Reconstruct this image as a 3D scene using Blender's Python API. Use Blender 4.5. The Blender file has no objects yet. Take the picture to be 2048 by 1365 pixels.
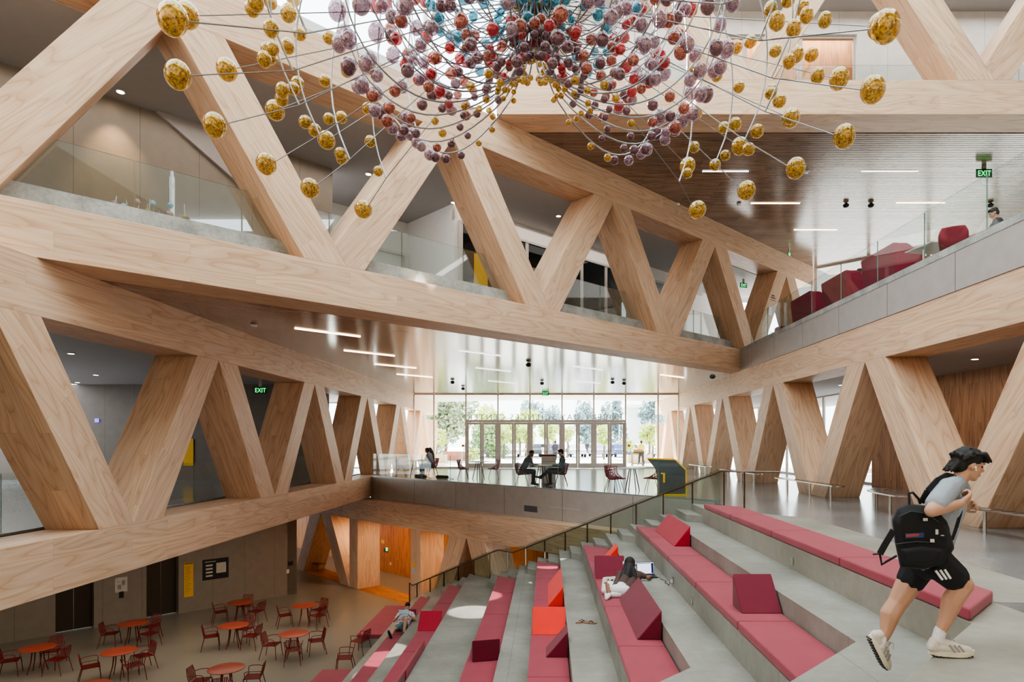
import bpy, bmesh, math, random
from mathutils import Vector, Matrix, noise
random.seed(7)
SC = bpy.context.scene
COL = SC.collection
R2 = math.sqrt(.5)
FPX, CU, CV = 1275.0, 1095.0, 885.0          # survey camera: focal length and principal point in pixels of the 2048 frame
ZO = 6.78                                     # heights below are relative to the eye; the lower floor ends up at z = 0

def at(u, v, y):                              # a surveyed point at depth y
    return Vector(((u - CU) * y / FPX, y, (CV - v) * y / FPX))
def onfloor(u, v, z):
    return at(u, v, FPX * z / (CV - v))
def onplane(u, v, a, b, c):                   # point on the vertical plane a*x + b*y = c
    r = (u - CU) / FPX
    return at(u, v, c / (a * r + b))
def lin(c):
    c = c / 255.0
    return c / 12.92 if c <= .04045 else ((c + .055) / 1.055) ** 2.4
def rgb(r, g, b):
    return (lin(r), lin(g), lin(b), 1)

# ------------------------------------------------------------------ mesh builder
class MB:
    def __init__(self):
        self.v, self.f, self.ax, self.sm = [], [], [], []
    def add(self, vs, fs, ax=None, smooth=False):
        b = len(self.v)
        self.v += [Vector(p) for p in vs]
        for f in fs:
            self.f.append([b + i for i in f]); self.ax.append(ax); self.sm.append(smooth)
        return self
    def box(self, c, s, rz=0.0, ax=None, m=None):
        hx, hy, hz = s[0] / 2, s[1] / 2, s[2] / 2
        M = m if m is not None else Matrix.Rotation(rz, 3, 'Z')
        c = Vector(c)
        vs = [c + M @ Vector((x * hx, y * hy, z * hz)) for z in (-1, 1) for y in (-1, 1) for x in (-1, 1)]
        if ax is None and m is None and rz:
            ax = M @ Vector((1, 0, 0))
        return self.add(vs, [(0, 2, 3, 1), (4, 5, 7, 6), (0, 1, 5, 4), (2, 6, 7, 3), (0, 4, 6, 2), (1, 3, 7, 5)], ax)
    def box2(self, lo, hi, ax=None):
        lo, hi = Vector(lo), Vector(hi)
        return self.box((lo + hi) / 2, hi - lo, 0, ax)
    def prism(self, poly, ex, ax=None):       # planar polygon (3d points) swept along ex
        n = len(poly); ex = Vector(ex)
        a = [Vector(p) for p in poly]
        nrm = Vector((0, 0, 0))
        for i in range(n):
            nrm += a[i].cross(a[(i + 1) % n])
        if nrm.dot(ex) > 0: a = a[::-1]
        vs = a + [p + ex for p in a]
        fs = [tuple(range(n)), tuple(range(2 * n - 1, n - 1, -1))]
        fs += [((i + 1) % n, i, n + i, n + (i + 1) % n) for i in range(n)]
        return self.add(vs, fs, ax)
    def floorpoly(self, pts, z0, z1, ax=None):
        return self.prism([(p[0], p[1], z1) for p in pts], (0, 0, z0 - z1), ax)
    def quad(self, a, b, c, d, ax=None):
        return self.add([a, b, c, d], [(0, 1, 2, 3)], ax)
    def bar(self, p, q, w, h, up=(0, 0, 1)):  # rectangular bar
        p, q = Vector(p), Vector(q)
        d = (q - p); L = d.length; d.normalize()
        up = Vector(up)
        s = d.cross(up)
        if s.length < 1e-4: s = d.cross(Vector((1, 0, 0)))
        s.normalize(); u2 = s.cross(d)
        M = Matrix((d, s, u2)).transposed()
        return self.box((p + q) / 2, (L, w, h), 0, d, M)
    def tube(self, path, r, n=8, closed=False, cap=True):
        P = [Vector(p) for p in path]; m = len(P)
        rr = r if isinstance(r, (list, tuple)) else [r] * m
        b = []; prev = None
        for i in range(m):
            if closed: t = P[(i + 1) % m] - P[i - 1]
            elif i == 0: t = P[1] - P[0]
            elif i == m - 1: t = P[-1] - P[-2]
            else: t = (P[i + 1] - P[i]).normalized() + (P[i] - P[i - 1]).normalized()
            if t.length < 1e-9: t = Vector((0, 0, 1))
            t.normalize()
            if prev is None:
                s = t.cross(Vector((0, 0, 1)))
                if s.length < 1e-3: s = t.cross(Vector((1, 0, 0)))
            else:
                s = prev - t * prev.dot(t)
                if s.length < 1e-4: s = t.cross(Vector((1, 0, 0)))
            s.normalize(); prev = s; w = t.cross(s)
            b.append([P[i] + (s * math.cos(2 * math.pi * k / n) + w * math.sin(2 * math.pi * k / n)) * rr[i] for k in range(n)])
        vs = [p for ring in b for p in ring]; fs = []
        for i in range(m if closed else m - 1):
            j = (i + 1) % m
            for k in range(n):
                l = (k + 1) % n
                fs.append((i * n + k, i * n + l, j * n + l, j * n + k))
        self.add(vs, fs, None, n > 5)
        if cap and not closed:
            self.add(b[0], [tuple(range(n - 1, -1, -1))]); self.add(b[-1], [tuple(range(n))])
        return self
    def lathe(self, prof, c=(0, 0, 0), n=24, m=None, smooth=True):
        c = Vector(c); vs = []; fs = []
        M = m if m is not None else Matrix.Identity(3)
        for r, z in prof:
            for k in range(n):
                a = 2 * math.pi * k / n
                vs.append(c + M @ Vector((r * math.cos(a), r * math.sin(a), z)))
        for i in range(len(prof) - 1):
            for k in range(n):
                l = (k + 1) % n
                fs.append((i * n + k, i * n + l, (i + 1) * n + l, (i + 1) * n + k))
        self.add(vs, fs, None, smooth)
        if prof[0][0] > 1e-4: self.add(vs[:n], [tuple(range(n - 1, -1, -1))])
        if prof[-1][0] > 1e-4: self.add(vs[-n:], [tuple(range(n))])
        return self
    def ball(self, c, r, nu=12, nv=8, m=None):
        rx, ry, rz = (r, r, r) if not isinstance(r, (list, tuple)) else r
        c = Vector(c); M = m if m is not None else Matrix.Identity(3)
        vs = [c + M @ Vector((0, 0, -rz))]
        for j in range(1, nv):
            t = -math.pi / 2 + math.pi * j / nv
            for k in range(nu):
                a = 2 * math.pi * k / nu
                vs.append(c + M @ Vector((rx * math.cos(t) * math.cos(a), ry * math.cos(t) * math.sin(a), rz * math.sin(t))))
        vs.append(c + M @ Vector((0, 0, rz)))
        fs = [(0, 1 + (k + 1) % nu, 1 + k) for k in range(nu)]
        for j in range(nv - 2):
            for k in range(nu):
                l = (k + 1) % nu; a = 1 + j * nu; b2 = a + nu
                fs.append((a + k, a + l, b2 + l, b2 + k))
        a = 1 + (nv - 2) * nu
        fs += [(a + k, a + (k + 1) % nu, len(vs) - 1) for k in range(nu)]
        return self.add(vs, fs, None, True)
    def hull(self, pts, ax=None):
        bm = bmesh.new()
        for p in pts: bm.verts.new(p)
        bmesh.ops.convex_hull(bm, input=bm.verts[:], use_existing_faces=False)
        loose = [v for v in bm.verts if not v.link_faces]
        for v in loose: bm.verts.remove(v)
        bmesh.ops.dissolve_limit(bm, angle_limit=.01, verts=bm.verts[:], edges=bm.edges[:])
        bm.verts.index_update()
        self.add([v.co.copy() for v in bm.verts], [tuple(v.index for v in f.verts) for f in bm.faces], ax)
        bm.free(); return self
    def mesh(self, name, origin):
        me = bpy.data.meshes.new(name)
        me.from_pydata([p - origin for p in self.v], [], self.f)
        uvl = me.uv_layers.new(name='UVMap').data
        for pi, poly in enumerate(me.polygons):
            n = poly.normal; ax = self.ax[pi]
            if ax is None:
                if abs(n.z) > .7: a, b = Vector((1, 0, 0)), Vector((0, 1, 0))
                elif abs(n.x) > abs(n.y): a, b = Vector((0, 1, 0)), Vector((0, 0, 1))
                else: a, b = Vector((1, 0, 0)), Vector((0, 0, 1))
            else:
                a = Vector(ax).normalized(); a2 = a - n * a.dot(n)
                if a2.length < .3: a = n.orthogonal().normalized()
                else: a = a2.normalized()
                b = n.cross(a)
            for li in poly.loop_indices:
                p = self.v[me.loops[li].vertex_index]
                uvl[li].uv = (p.dot(a), p.dot(b))
            poly.use_smooth = self.sm[pi]
        me.update(); return me
    def build(self, name, mat, parent=None, origin=None, bevel=0, kind=None, label=None, cat=None, group=None, seg=2):
        o0 = Vector(origin) if origin is not None else Vector((0, 0, 0))
        me = self.mesh(name, o0)
        me.materials.append(mat)
        o = bpy.data.objects.new(name, me); COL.objects.link(o)
        if parent is not None:
            o.parent = parent
            if origin is not None: o.location = o0 - wloc(parent)
            else: o.location = -wloc(parent)
        else: o.location = o0
        if bevel:
            b = o.modifiers.new('bevel', 'BEVEL'); b.width = bevel; b.segments = seg; b.limit_method = 'ANGLE'; b.angle_limit = .6
        tag(o, label, cat, group, kind)
        return o
def wloc(o):
    p = Vector((0, 0, 0))
    while o is not None:
        p += o.location; o = o.parent
    return p
def tag(o, label=None, cat=None, group=None, kind=None):
    for k, x in (('label', label), ('category', cat), ('group', group), ('kind', kind)):
        if x: o[k] = x
    return o
def thing(name, label, cat, loc=(0, 0, 0), group=None, kind=None):
    o = bpy.data.objects.new(name, None); COL.objects.link(o)
    o.location = loc; o.empty_display_size = .2
    return tag(o, label, cat, group, kind)
def dup(o, loc, rz=0.0, label=None, group=None, scale=None):    # copy of a thing with its parts and their sub-parts
    r = o.copy(); COL.objects.link(r); r.location = loc; r.rotation_euler = (0, 0, rz)
    if label: r['label'] = label
    if group: r['group'] = group
    if scale: r.scale = (scale,) * 3
    for ch in list(o.children):
        c = ch.copy(); COL.objects.link(c); c.parent = r
        for g in list(ch.children):
            d = g.copy(); COL.objects.link(d); d.parent = c
    return r

# ------------------------------------------------------------------ materials
class NT:
    def __init__(self, name):
        self.m = bpy.data.materials.new(name); self.m.use_nodes = True
        self.t = self.m.node_tree; self.t.nodes.clear()
        self.out = self.n('ShaderNodeOutputMaterial')
    def n(self, kind, **kw):
        x = self.t.nodes.new(kind)
        for k, v in kw.items():
            if k in x.inputs: x.inputs[k].default_value = v
            else: setattr(x, k, v)
        return x
    def l(self, a, b): self.t.links.new(a, b)
    def ramp(self, fac, stops):
        r = self.n('ShaderNodeValToRGB'); e = r.color_ramp.elements
        e[0].position, e[0].color = stops[0]; e[1].position, e[1].color = stops[-1]
        for p, c in stops[1:-1]:
            k = e.new(p); k.color = c
        self.l(fac, r.inputs[0]); return r.outputs[0]
    def mixc(self, fac, a, b, mode='MIX'):
        x = self.n('ShaderNodeMix', data_type='RGBA', blend_type=mode)
        for s, i in ((fac, 0), (a, 6), (b, 7)):
            if hasattr(s, 'is_linked'): self.l(s, x.inputs[i])
            else: x.inputs[i].default_value = s
        return x.outputs[2]
    def math(self, op, a, b=0.0):
        x = self.n('ShaderNodeMath', operation=op)
        for s, i in ((a, 0), (b, 1)):
            if hasattr(s, 'is_linked'): self.l(s, x.inputs[i])
            else: x.inputs[i].default_value = s
        return x.outputs[0]
    def noise(self, vec, scale, detail=3.0, rough=.55, dist=0.0):
        x = self.n('ShaderNodeTexNoise'); x.inputs['Scale'].default_value = scale; x.inputs['Detail'].default_value = detail
        x.inputs['Roughness'].default_value = rough; x.inputs['Distortion'].default_value = dist
        if vec is not None: self.l(vec, x.inputs['Vector'])
        return x.outputs['Fac']
    def mapping(self, vec, loc=(0, 0, 0), scale=(1, 1, 1), rot=(0, 0, 0)):
        x = self.n('ShaderNodeMapping'); x.inputs['Location'].default_value = loc; x.inputs['Scale'].default_value = scale; x.inputs['Rotation'].default_value = rot
        self.l(vec, x.inputs['Vector']); return x.outputs[0]
    def principled(self, col, rough=.5, metal=0.0, bump=None, bump_s=.1, bump_d=.01, **kw):
        p = self.n('ShaderNodeBsdfPrincipled')
        if hasattr(col, 'is_linked'): self.l(col, p.inputs['Base Color'])
        else: p.inputs['Base Color'].default_value = col
        if hasattr(rough, 'is_linked'): self.l(rough, p.inputs['Roughness'])
        else: p.inputs['Roughness'].default_value = rough
        p.inputs['Metallic'].default_value = metal
        for k, v in kw.items(): p.inputs[k].default_value = v
        if bump is not None:
            b = self.n('ShaderNodeBump'); b.inputs['Strength'].default_value = bump_s; b.inputs['Distance'].default_value = bump_d
            self.l(bump, b.inputs['Height']); self.l(b.outputs[0], p.inputs['Normal'])
        self.l(p.outputs[0], self.out.inputs[0]); return p

def dark(c, k): return (c[0] * k, c[1] * k, c[2] * k, 1)
def m_plain(name, col, rough=.5, metal=0.0, var=.12, scale=6.0, **kw):
    t = NT(name); g = t.n('ShaderNodeTexCoord')
    f = t.noise(g.outputs['Object'], scale, 3)
    c = t.ramp(f, [(.25, dark(col, 1 - var)), (.75, dark(col, 1 + var * .6))])
    t.principled(c, rough, metal, **kw); return t.m
def m_emit(name, col, s):
    t = NT(name); e = t.n('ShaderNodeEmission'); e.inputs[0].default_value = col; e.inputs[1].default_value = s
    t.l(e.outputs[0], t.out.inputs[0]); return t.m
def m_wood(name, lo, mid, hi, board=(3.2, .33), rough=.5, ring=1.0, seam=.80, vary=.10, spec=.35, coat=0.0, grainx=.35):
    t = NT(name)
    uv = t.n('ShaderNodeTexCoord').outputs['UV']
    oi = t.n('ShaderNodeObjectInfo').outputs['Random']
    off = t.n('ShaderNodeCombineXYZ'); t.l(t.math('MULTIPLY', oi, 37.0), off.inputs[0]); t.l(t.math('MULTIPLY', oi, 11.0), off.inputs[1])
    add = t.n('ShaderNodeVectorMath', operation='ADD'); t.l(uv, add.inputs[0]); t.l(off.outputs[0], add.inputs[1])
    p = add.outputs[0]
    br = t.n('ShaderNodeTexBrick'); br.offset = .37; br.squash = 1.0
    br.inputs['Scale'].default_value = 1.0; br.inputs['Brick Width'].default_value = board[0]; br.inputs['Row Height'].default_value = board[1]
    br.inputs['Mortar Size'].default_value = .0022; br.inputs['Mortar Smooth'].default_value = .3; br.inputs['Bias'].default_value = 0.0
    br.inputs['Color1'].default_value = (0, 0, 0, 1); br.inputs['Color2'].default_value = (1, 1, 1, 1); br.inputs['Mortar'].default_value = (.5, .5, .5, 1)
    t.l(p, br.inputs['Vector'])
    # each board slides the grain by its own amount
    sh = t.n('ShaderNodeVectorMath', operation='MULTIPLY_ADD'); t.l(br.outputs['Color'], sh.inputs[0]); sh.inputs[1].default_value = (13.1, 7.7, 3.3); t.l(p, sh.inputs[2])
    q = sh.outputs[0]
    n1 = t.noise(t.mapping(q, scale=(grainx, 2.6, 1)), 1.0, 1.5, .5, .4)
    rings = t.math('FRACT', t.math('MULTIPLY', n1, 9.0 * ring))
    fine = t.noise(t.mapping(q, scale=(1.2, 60, 1)), 1.0, 2)
    rg = t.ramp(rings, [(0.0, mid), (.45, hi), (.82, mid), (1.0, lo)])
    fg = t.ramp(fine, [(.3, (.86, .86, .86, 1)), (.7, (1.06, 1.06, 1.06, 1))])
    c = t.mixc(.75, rg, fg, 'MULTIPLY')
    tone = t.ramp(br.outputs['Color'], [(0, (1 - vary, 1 - vary, 1 - vary * .9, 1)), (1, (1 + vary * .6, 1 + vary * .6, 1 + vary * .5, 1))])
    c = t.mixc(1.0, c, tone, 'MULTIPLY')
    c = t.mixc(br.outputs['Fac'], c, dark(lo, seam))
    kw = {'Specular IOR Level': spec}
    if coat: kw['Coat Weight'] = coat; kw['Coat Roughness'] = .12
    t.principled(c, rough, 0, bump=fine, bump_s=.06, bump_d=.002, **kw)
    return t.m
def m_concrete(name, c0, c1, rough=.4, scale=.8, spot=.12, spec=.5, joints=None, rot=0.0):
    t = NT(name)
    pos = t.n('ShaderNodeNewGeometry').outputs['Position']
    a = t.noise(pos, scale, 3, .5); b = t.noise(pos, scale * 9, 4, .6)
    c = t.ramp(a, [(.3, c0), (.7, c1)])
    c = t.mixc(spot, c, t.ramp(b, [(.35, (.25, .25, .25, 1)), (.65, (1.2, 1.2, 1.2, 1))]), 'MULTIPLY')
    if joints:
        br = t.n('ShaderNodeTexBrick'); br.offset = 0; br.inputs['Scale'].default_value = 1
        br.inputs['Brick Width'].default_value = joints; br.inputs['Row Height'].default_value = joints
        br.inputs['Mortar Size'].default_value = .006
        t.l(t.mapping(pos, loc=(.7, .4, 0), rot=(0, 0, rot)), br.inputs['Vector'])
        c = t.mixc(t.math('MULTIPLY', br.outputs['Fac'], .55), c, dark(c0, .5))
    t.principled(c, rough, 0, **{'Specular IOR Level': spec}); return t.m
def m_panels(name, col, w, rough=.45, metal=0.0, axis='x', gap=.008):  # wall cladding with vertical joints taken from UV
    t = NT(name); uv = t.n('ShaderNodeTexCoord').outputs['UV']
    s = t.n('ShaderNodeSeparateXYZ'); t.l(uv, s.inputs[0])
    fr = t.math('FRACT', t.math('DIVIDE', s.outputs[0], w))
    j = t.math('LESS_THAN', fr, gap / w)
    f = t.noise(uv, 3.0, 3)
    c = t.ramp(f, [(.3, dark(col, .93)), (.7, dark(col, 1.05))])
    c = t.mixc(j, c, dark(col, .3))
    t.principled(c, rough, metal); return t.m
def m_fabric(name, col, rough=.75):
    t = NT(name); g = t.n('ShaderNodeTexCoord').outputs['Object']
    f = t.noise(g, 2.2, 3); w = t.noise(g, 260, 2)
    c = t.ramp(f, [(.3, dark(col, .92)), (.7, dark(col, 1.06))])
    t.principled(c, rough, 0, bump=w, bump_s=.25, bump_d=.002, **{'Specular IOR Level': .3, 'Sheen Weight': .15}); return t.m
def m_glass(name, tint=(.93, .97, .95, 1), rough=0.0, ior=1.5, gain=1.0):  # thin pane: clear by transmission, mirror by fresnel
    t = NT(name)
    fr = t.n('ShaderNodeFresnel'); gm = t.n('ShaderNodeNewGeometry')   # same reflectance from both faces
    t.l(t.math('SUBTRACT', ior, t.math('MULTIPLY', gm.outputs['Backfacing'], ior - 1 / ior)), fr.inputs['IOR'])
    tr = t.n('ShaderNodeBsdfTransparent'); tr.inputs[0].default_value = tint
    gl = t.n('ShaderNodeBsdfGlossy'); gl.inputs['Roughness'].default_value = rough; gl.inputs[0].default_value = (.95, .98, 1, 1)
    mx = t.n('ShaderNodeMixShader')
    t.l(t.math('MULTIPLY', fr.outputs[0], gain), mx.inputs[0]); t.l(tr.outputs[0], mx.inputs[1]); t.l(gl.outputs[0], mx.inputs[2])
    t.l(mx.outputs[0], t.out.inputs[0]); return t.m

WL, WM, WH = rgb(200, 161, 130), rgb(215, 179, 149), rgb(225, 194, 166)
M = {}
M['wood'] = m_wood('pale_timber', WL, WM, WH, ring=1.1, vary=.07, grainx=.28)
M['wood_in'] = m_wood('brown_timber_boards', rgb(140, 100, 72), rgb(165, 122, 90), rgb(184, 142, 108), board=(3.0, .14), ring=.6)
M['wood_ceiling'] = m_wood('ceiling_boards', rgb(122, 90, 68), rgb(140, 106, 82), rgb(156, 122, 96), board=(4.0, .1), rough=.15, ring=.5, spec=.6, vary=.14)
M['wood_slat'] = m_wood('ceiling_slats', rgb(122, 96, 78), rgb(144, 116, 96), rgb(160, 132, 112), board=(2.6, .5), rough=.2, ring=.5, spec=.6, vary=.2)
M['wood_orange'] = m_wood('amber_timber_boards', rgb(150, 92, 48), rgb(178, 116, 64), rgb(194, 134, 80), board=(3.5, .18), ring=.6)
M['grey_panel'] = m_panels('grey_wall_panels', rgb(150, 141, 130), 1.25, .42, .15)
M['grey_warm'] = m_panels('grey_fascia_panels', rgb(168, 160, 154), 2.9, .4, .1, gap=.02)
M['grey_lilac'] = m_panels('pale_fascia_panels', rgb(176, 170, 168), 2.5, .35, .1, gap=.02)
M['white_wall'] = m_plain('white_plaster', rgb(232, 231, 228), .6, 0, .03)
M['white_panel'] = m_panels('white_wall_panels', rgb(226, 226, 224), 1.6, .5)
M['ceil_grey'] = m_plain('grey_ceiling_paint', rgb(176, 172, 170), .7, 0, .03)
M['ceil_white'] = m_plain('white_ceiling_paint', rgb(205, 202, 198), .7, 0, .03)
M['floor_up'] = m_concrete('polished_grey_floor', rgb(108, 110, 112), rgb(138, 140, 141), .17, .6, spec=.8, joints=3.3)
M['floor_low'] = m_plain('polished_tan_floor', rgb(132, 127, 116), .3, 0, .06, .12)
M['tread'] = m_concrete('tread_concrete', rgb(168, 166, 158), rgb(196, 194, 186), .5, .9, spec=.3)
M['riser'] = m_concrete('riser_concrete', rgb(140, 136, 126), rgb(168, 164, 154), .5, .9, spec=.3)
M['stone_edge'] = m_concrete('landing_stone', rgb(134, 130, 120), rgb(160, 156, 146), .45, .9, spec=.3)
M['curb'] = m_concrete('curb_concrete', rgb(140, 142, 138), rgb(186, 188, 184), .5, 2.0, spot=.25)
M['white_metal'] = m_plain('white_metal', rgb(225, 226, 228), .35, .2, .03)
M['steel'] = m_plain('brushed_steel', rgb(190, 188, 184), .25, 1.0, .06)
M['bronze'] = m_plain('dark_bronze_metal', rgb(120, 104, 92), .32, .9, .06)
M['alu'] = m_plain('grey_aluminium', rgb(202, 197, 192), .5, .1, .05)
M['dark'] = m_plain('charcoal', rgb(38, 38, 40), .5)
M['black'] = m_plain('black', rgb(16, 16, 18), .5)
M['glass'] = m_glass('clear_glass')
M['glass_rail'] = m_glass('railing_glass', (.94, .97, .96, 1), gain=.6)
M['glass_gallery'] = m_glass('gallery_glass', (.92, .96, .95, 1), gain=2.6)
M['glass_stair'] = m_glass('stair_glass', (.84, .89, .86, 1), gain=.9)
M['glass_dark'] = m_glass('smoked_glass', (.10, .12, .12, 1))
M['warm_strip'] = m_emit('warm_light_strip', (1, .70, .42, 1), 9)
M['warm_spot'] = m_emit('warm_downlight', (1, .72, .45, 1), 14)
M['cool_strip'] = m_emit('cool_light_strip', (1, .95, .9, 1), 3)
M['green'] = m_emit('green_lettering', (.03, 1, .22, 1), 2.2)
M['exit_box'] = m_plain('exit_sign_box', rgb(30, 70, 44), .3)
M['yellow'] = m_plain('yellow_paint', rgb(236, 186, 10), .45, 0, .04)
M['rose'] = m_fabric('rose_red_fabric', rgb(152, 62, 76))
M['crimson'] = m_fabric('crimson_fabric', rgb(158, 28, 50))
M['maroon'] = m_fabric('maroon_fabric', rgb(112, 26, 48))
M['scarlet'] = m_fabric('orange_red_fabric', rgb(226, 52, 42))
M['wine'] = m_fabric('wine_red_upholstery', rgb(134, 34, 54))

# ------------------------------------------------------------------ camera, world, render look
cam = bpy.data.objects.new('camera', bpy.data.cameras.new('camera')); COL.objects.link(cam)
cam.data.sensor_width = 36; cam.data.lens = FPX / 2048 * 36
cam.data.shift_x = -(CU - 1024) / 2048; cam.data.shift_y = (CV - 682.5) / 2048
cam.rotation_euler = (math.pi / 2, 0, 0); cam.data.clip_end = 400; cam.data.clip_start = .05
SC.camera = cam
w = bpy.data.worlds.new('sky'); SC.world = w; w.use_nodes = True
wt = w.node_tree; bg = wt.nodes['Background']
tc = wt.nodes.new('ShaderNodeTexCoord'); sx = wt.nodes.new('ShaderNodeSeparateXYZ'); wr = wt.nodes.new('ShaderNodeValToRGB')
wt.links.new(tc.outputs['Generated'], sx.inputs[0]); wt.links.new(sx.outputs[2], wr.inputs[0]); wt.links.new(wr.outputs[0], bg.inputs[0])
wr.color_ramp.elements[0].position = 0; wr.color_ramp.elements[0].color = (.95, .97, 1, 1)
wr.color_ramp.elements[1].position = .8; wr.color_ramp.elements[1].color = (.86, .93, 1, 1)
bg.inputs[1].default_value = 5.6
SC.view_settings.view_transform = 'AgX'
try: SC.view_settings.look = 'AgX - Medium High Contrast'
except Exception: pass
SC.view_settings.exposure = 0.1
SC.cycles.use_denoising = True
SC.cycles.max_bounces = 8; SC.cycles.diffuse_bounces = 4; SC.cycles.glossy_bounces = 4; SC.cycles.transparent_max_bounces = 16; SC.cycles.transmission_bounces = 4
SC.cycles.sample_clamp_indirect = 6.0; SC.cycles.caustics_reflective = False; SC.cycles.caustics_refractive = False
SC.cycles.use_adaptive_sampling = True; SC.cycles.adaptive_threshold = .05
def lamp(kind, name, loc, energy, col=(1, 1, 1), size=1.0, size_y=None, rot=(0, 0, 0), portal=False, spot=None, blend=.5):
    d = bpy.data.lights.new(name, kind); o = bpy.data.objects.new(name, d); COL.objects.link(o)
    o.location = loc; o.rotation_euler = rot; d.energy = energy; d.color = col
    if kind == 'AREA':
        d.shape = 'RECTANGLE'; d.size = size; d.size_y = size_y or size
        d.cycles.is_portal = portal
    elif kind == 'SUN': d.angle = size
    else: d.shadow_soft_size = size
    if spot: d.spot_size = spot; d.spot_blend = blend
    return o
# ------------------------------------------------------------------ big timber trusses
L0Z = -1.6                                    # entry level floor
A_B0, A_B1, A_T0, A_T1 = -2.53, -1.6, 2.03, 2.97
B_B0, B_B1, B_T0, B_T1 = 2.97, 3.86, 7.76, 8.70
C_B0, C_B1, C_T0 = 8.70, 9.61, 13.5
ZF = -6.78                                    # lower floor
def cutpoly(poly, s0, s1):                    # clip (s, z) polygon to s0 <= s <= s1
    for sgn, lim in ((1, s0), (-1, -s1)):
        out = []
        for i in range(len(poly)):
            a, b = poly[i], poly[(i + 1) % len(poly)]
            ia, ib = sgn * a[0] >= lim, sgn * b[0] >= lim
            if ia: out.append(a)
            if ia != ib:
                t = (lim - sgn * a[0]) / (sgn * b[0] - sgn * a[0])
                out.append((a[0] + t * (b[0] - a[0]), a[1] + t * (b[1] - a[1])))
        poly = out
        if len(poly) < 3: return []
    return poly
def truss(label, org, d, nrm, zb0, zb1, zt0, zt1, s0, s1, tops, half, lap, mat, bottom=True, width=.97, thick=1.0):
    org, d, nrm = Vector(org), Vector(d), Vector(nrm)
    T = thing('timber_frame_truss', label, 'truss', org + d * ((s0 + s1) / 2) + Vector((0, 0, zb0)))
    W = lambda s, z: Vector((org.x, org.y, 0)) + d * s + Vector((0, 0, z))
    def member(name, poly, ax):
        if len(poly) >= 3:
            MB().prism([W(*p) for p in poly], nrm * thick, ax).build(name, mat, T, bevel=.006, seg=1)
    for nm, a, b in (('bottom_chord', zb0, zb1), ('top_chord', zt0, zt1)):
        if nm == 'bottom_chord' and not bottom: continue
        if b - a > .01: member(nm, [(s0, a), (s1, a), (s1, b), (s0, b)], d)
    H = zt0 - zb1
    for t in tops:
        b = t + half
        desc = [(b - width + lap, zb1), (b + lap, zb1), (t + width, zt0), (t, zt0)]
        t2 = t + 2 * half
        if lap <= .001:
            asc = [(b, zb1), (b + width, zb1), (t2, zt0), (t2 - width, zt0)]
        else:
            # descending right edge x ascending left edge
            m1 = (t + width - b - lap) / H; m2 = (t2 - width - (b - lap)) / H
            dz = 2 * lap / (m2 - m1)
            asc = [(b + lap, zb1), (b - lap + width, zb1), (t2, zt0), (t2 - width, zt0), (b + lap + m1 * dz, zb1 + dz)]
        axd = W(b, zb1) - W(t, zt0); axa = W(t2, zt0) - W(b, zb1)
        member('diagonal', cutpoly(desc, s0, s1), axd)
        member('diagonal', cutpoly(asc, s0, s1), axa)
    return T
XL, XR = -8.2, 8.02
tA = [9.36 + 6.555 * k for k in range(-2, 7)]
truss('pale timber truss along the left side of the entry level, above the grey lift wall', (XL, 0, 0), (0, 1, 0), (-1, 0, 0), A_B0, A_B1, A_T0, A_T1, -2, 38.9, tA, 3.2775, 0, M['wood'])
truss('pale timber truss along the right side of the entry level, behind the running person', (XR, 0, 0), (0, 1, 0), (1, 0, 0), A_B0, A_B1, A_T0, A_T1, -2, 38.9, [t + .2 for t in tA], 3.2775, 0, M['wood'])
truss('sunlit timber truss outside the entrance glass, on its left', (XL, 0, 0), (0, 1, 0), (-1, 0, 0), A_B0, A_B1, A_T0, A_T1, 39.15, 47.5, tA, 3.2775, 0, M['wood'], thick=.8)
truss('sunlit timber truss outside the entrance glass, on its right', (XR, 0, 0), (0, 1, 0), (1, 0, 0), A_B0, A_B1, A_T0, A_T1, 39.15, 47.5, [t + .2 for t in tA], 3.2775, 0, M['wood'], thick=.8)
DB, NB = Vector((R2, R2, 0)), Vector((-R2, R2, 0))
CB = -18.44                                   # plane x - y of the diagonal upper truss
PB = Vector((-8.2, 10.24, 0))
truss('huge timber truss crossing the hall diagonally above the entry level', PB, DB, NB, B_B0, B_B1, B_T0, B_T1, -11, 30.2, [1.87 + 6.33 * k for k in range(-2, 5)], 3.215, .27, M['wood'])
truss('topmost timber truss facing the viewer, under the white upper walls', (0, 16.9, 0), (1, 0, 0), (0, 1, 0), C_B0, C_B1, C_T0, C_T0 + .9, -1.35, 24, [2.06 + 6.33 * k for k in range(-1, 4)], 3.215, .27, M['wood'])

# lower level truss facing the stairs: plane x + .937 y = 18.45
PA, PBB, PC = 1.0, 1.0, 20.6
DL = Vector((1, -1, 0)).normalized(); NL = Vector((1, 1, 0)).normalized()
LB0, LB1 = -3.57, -2.61
T0 = thing('timber_frame_truss', 'lower level timber truss with leaning legs and posts beside the stairs', 'truss', onplane(760, 1160, PA, PBB, PC))
def lowmem(us_bot, us_top, ax=None, name='diagonal', zb=ZF):
    def pt(u, z):
        p = onplane(u, 900, PA, PBB, PC); return Vector((p.x, p.y, z))
    poly = [pt(us_bot[0], zb), pt(us_bot[1], zb), pt(us_top[1], LB0), pt(us_top[0], LB0)]
    MB().prism(poly, NL * 1.15, (poly[3] - poly[0])).build(name, M['wood'], T0, bevel=.006, seg=1)
pl, pr = onplane(560, 900, PA, PBB, PC), onplane(1290, 900, PA, PBB, PC)
MB().prism([(pl.x, pl.y, LB0), (pr.x, pr.y, LB0), (pr.x, pr.y, LB1), (pl.x, pl.y, LB1)], NL * .9, DL).build('top_chord', M['wood'], T0, bevel=.006, seg=1)
lowmem((592, 607), (621.5, 641.3)); lowmem((679.6, 698.3), (642.0, 660.6))
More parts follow.
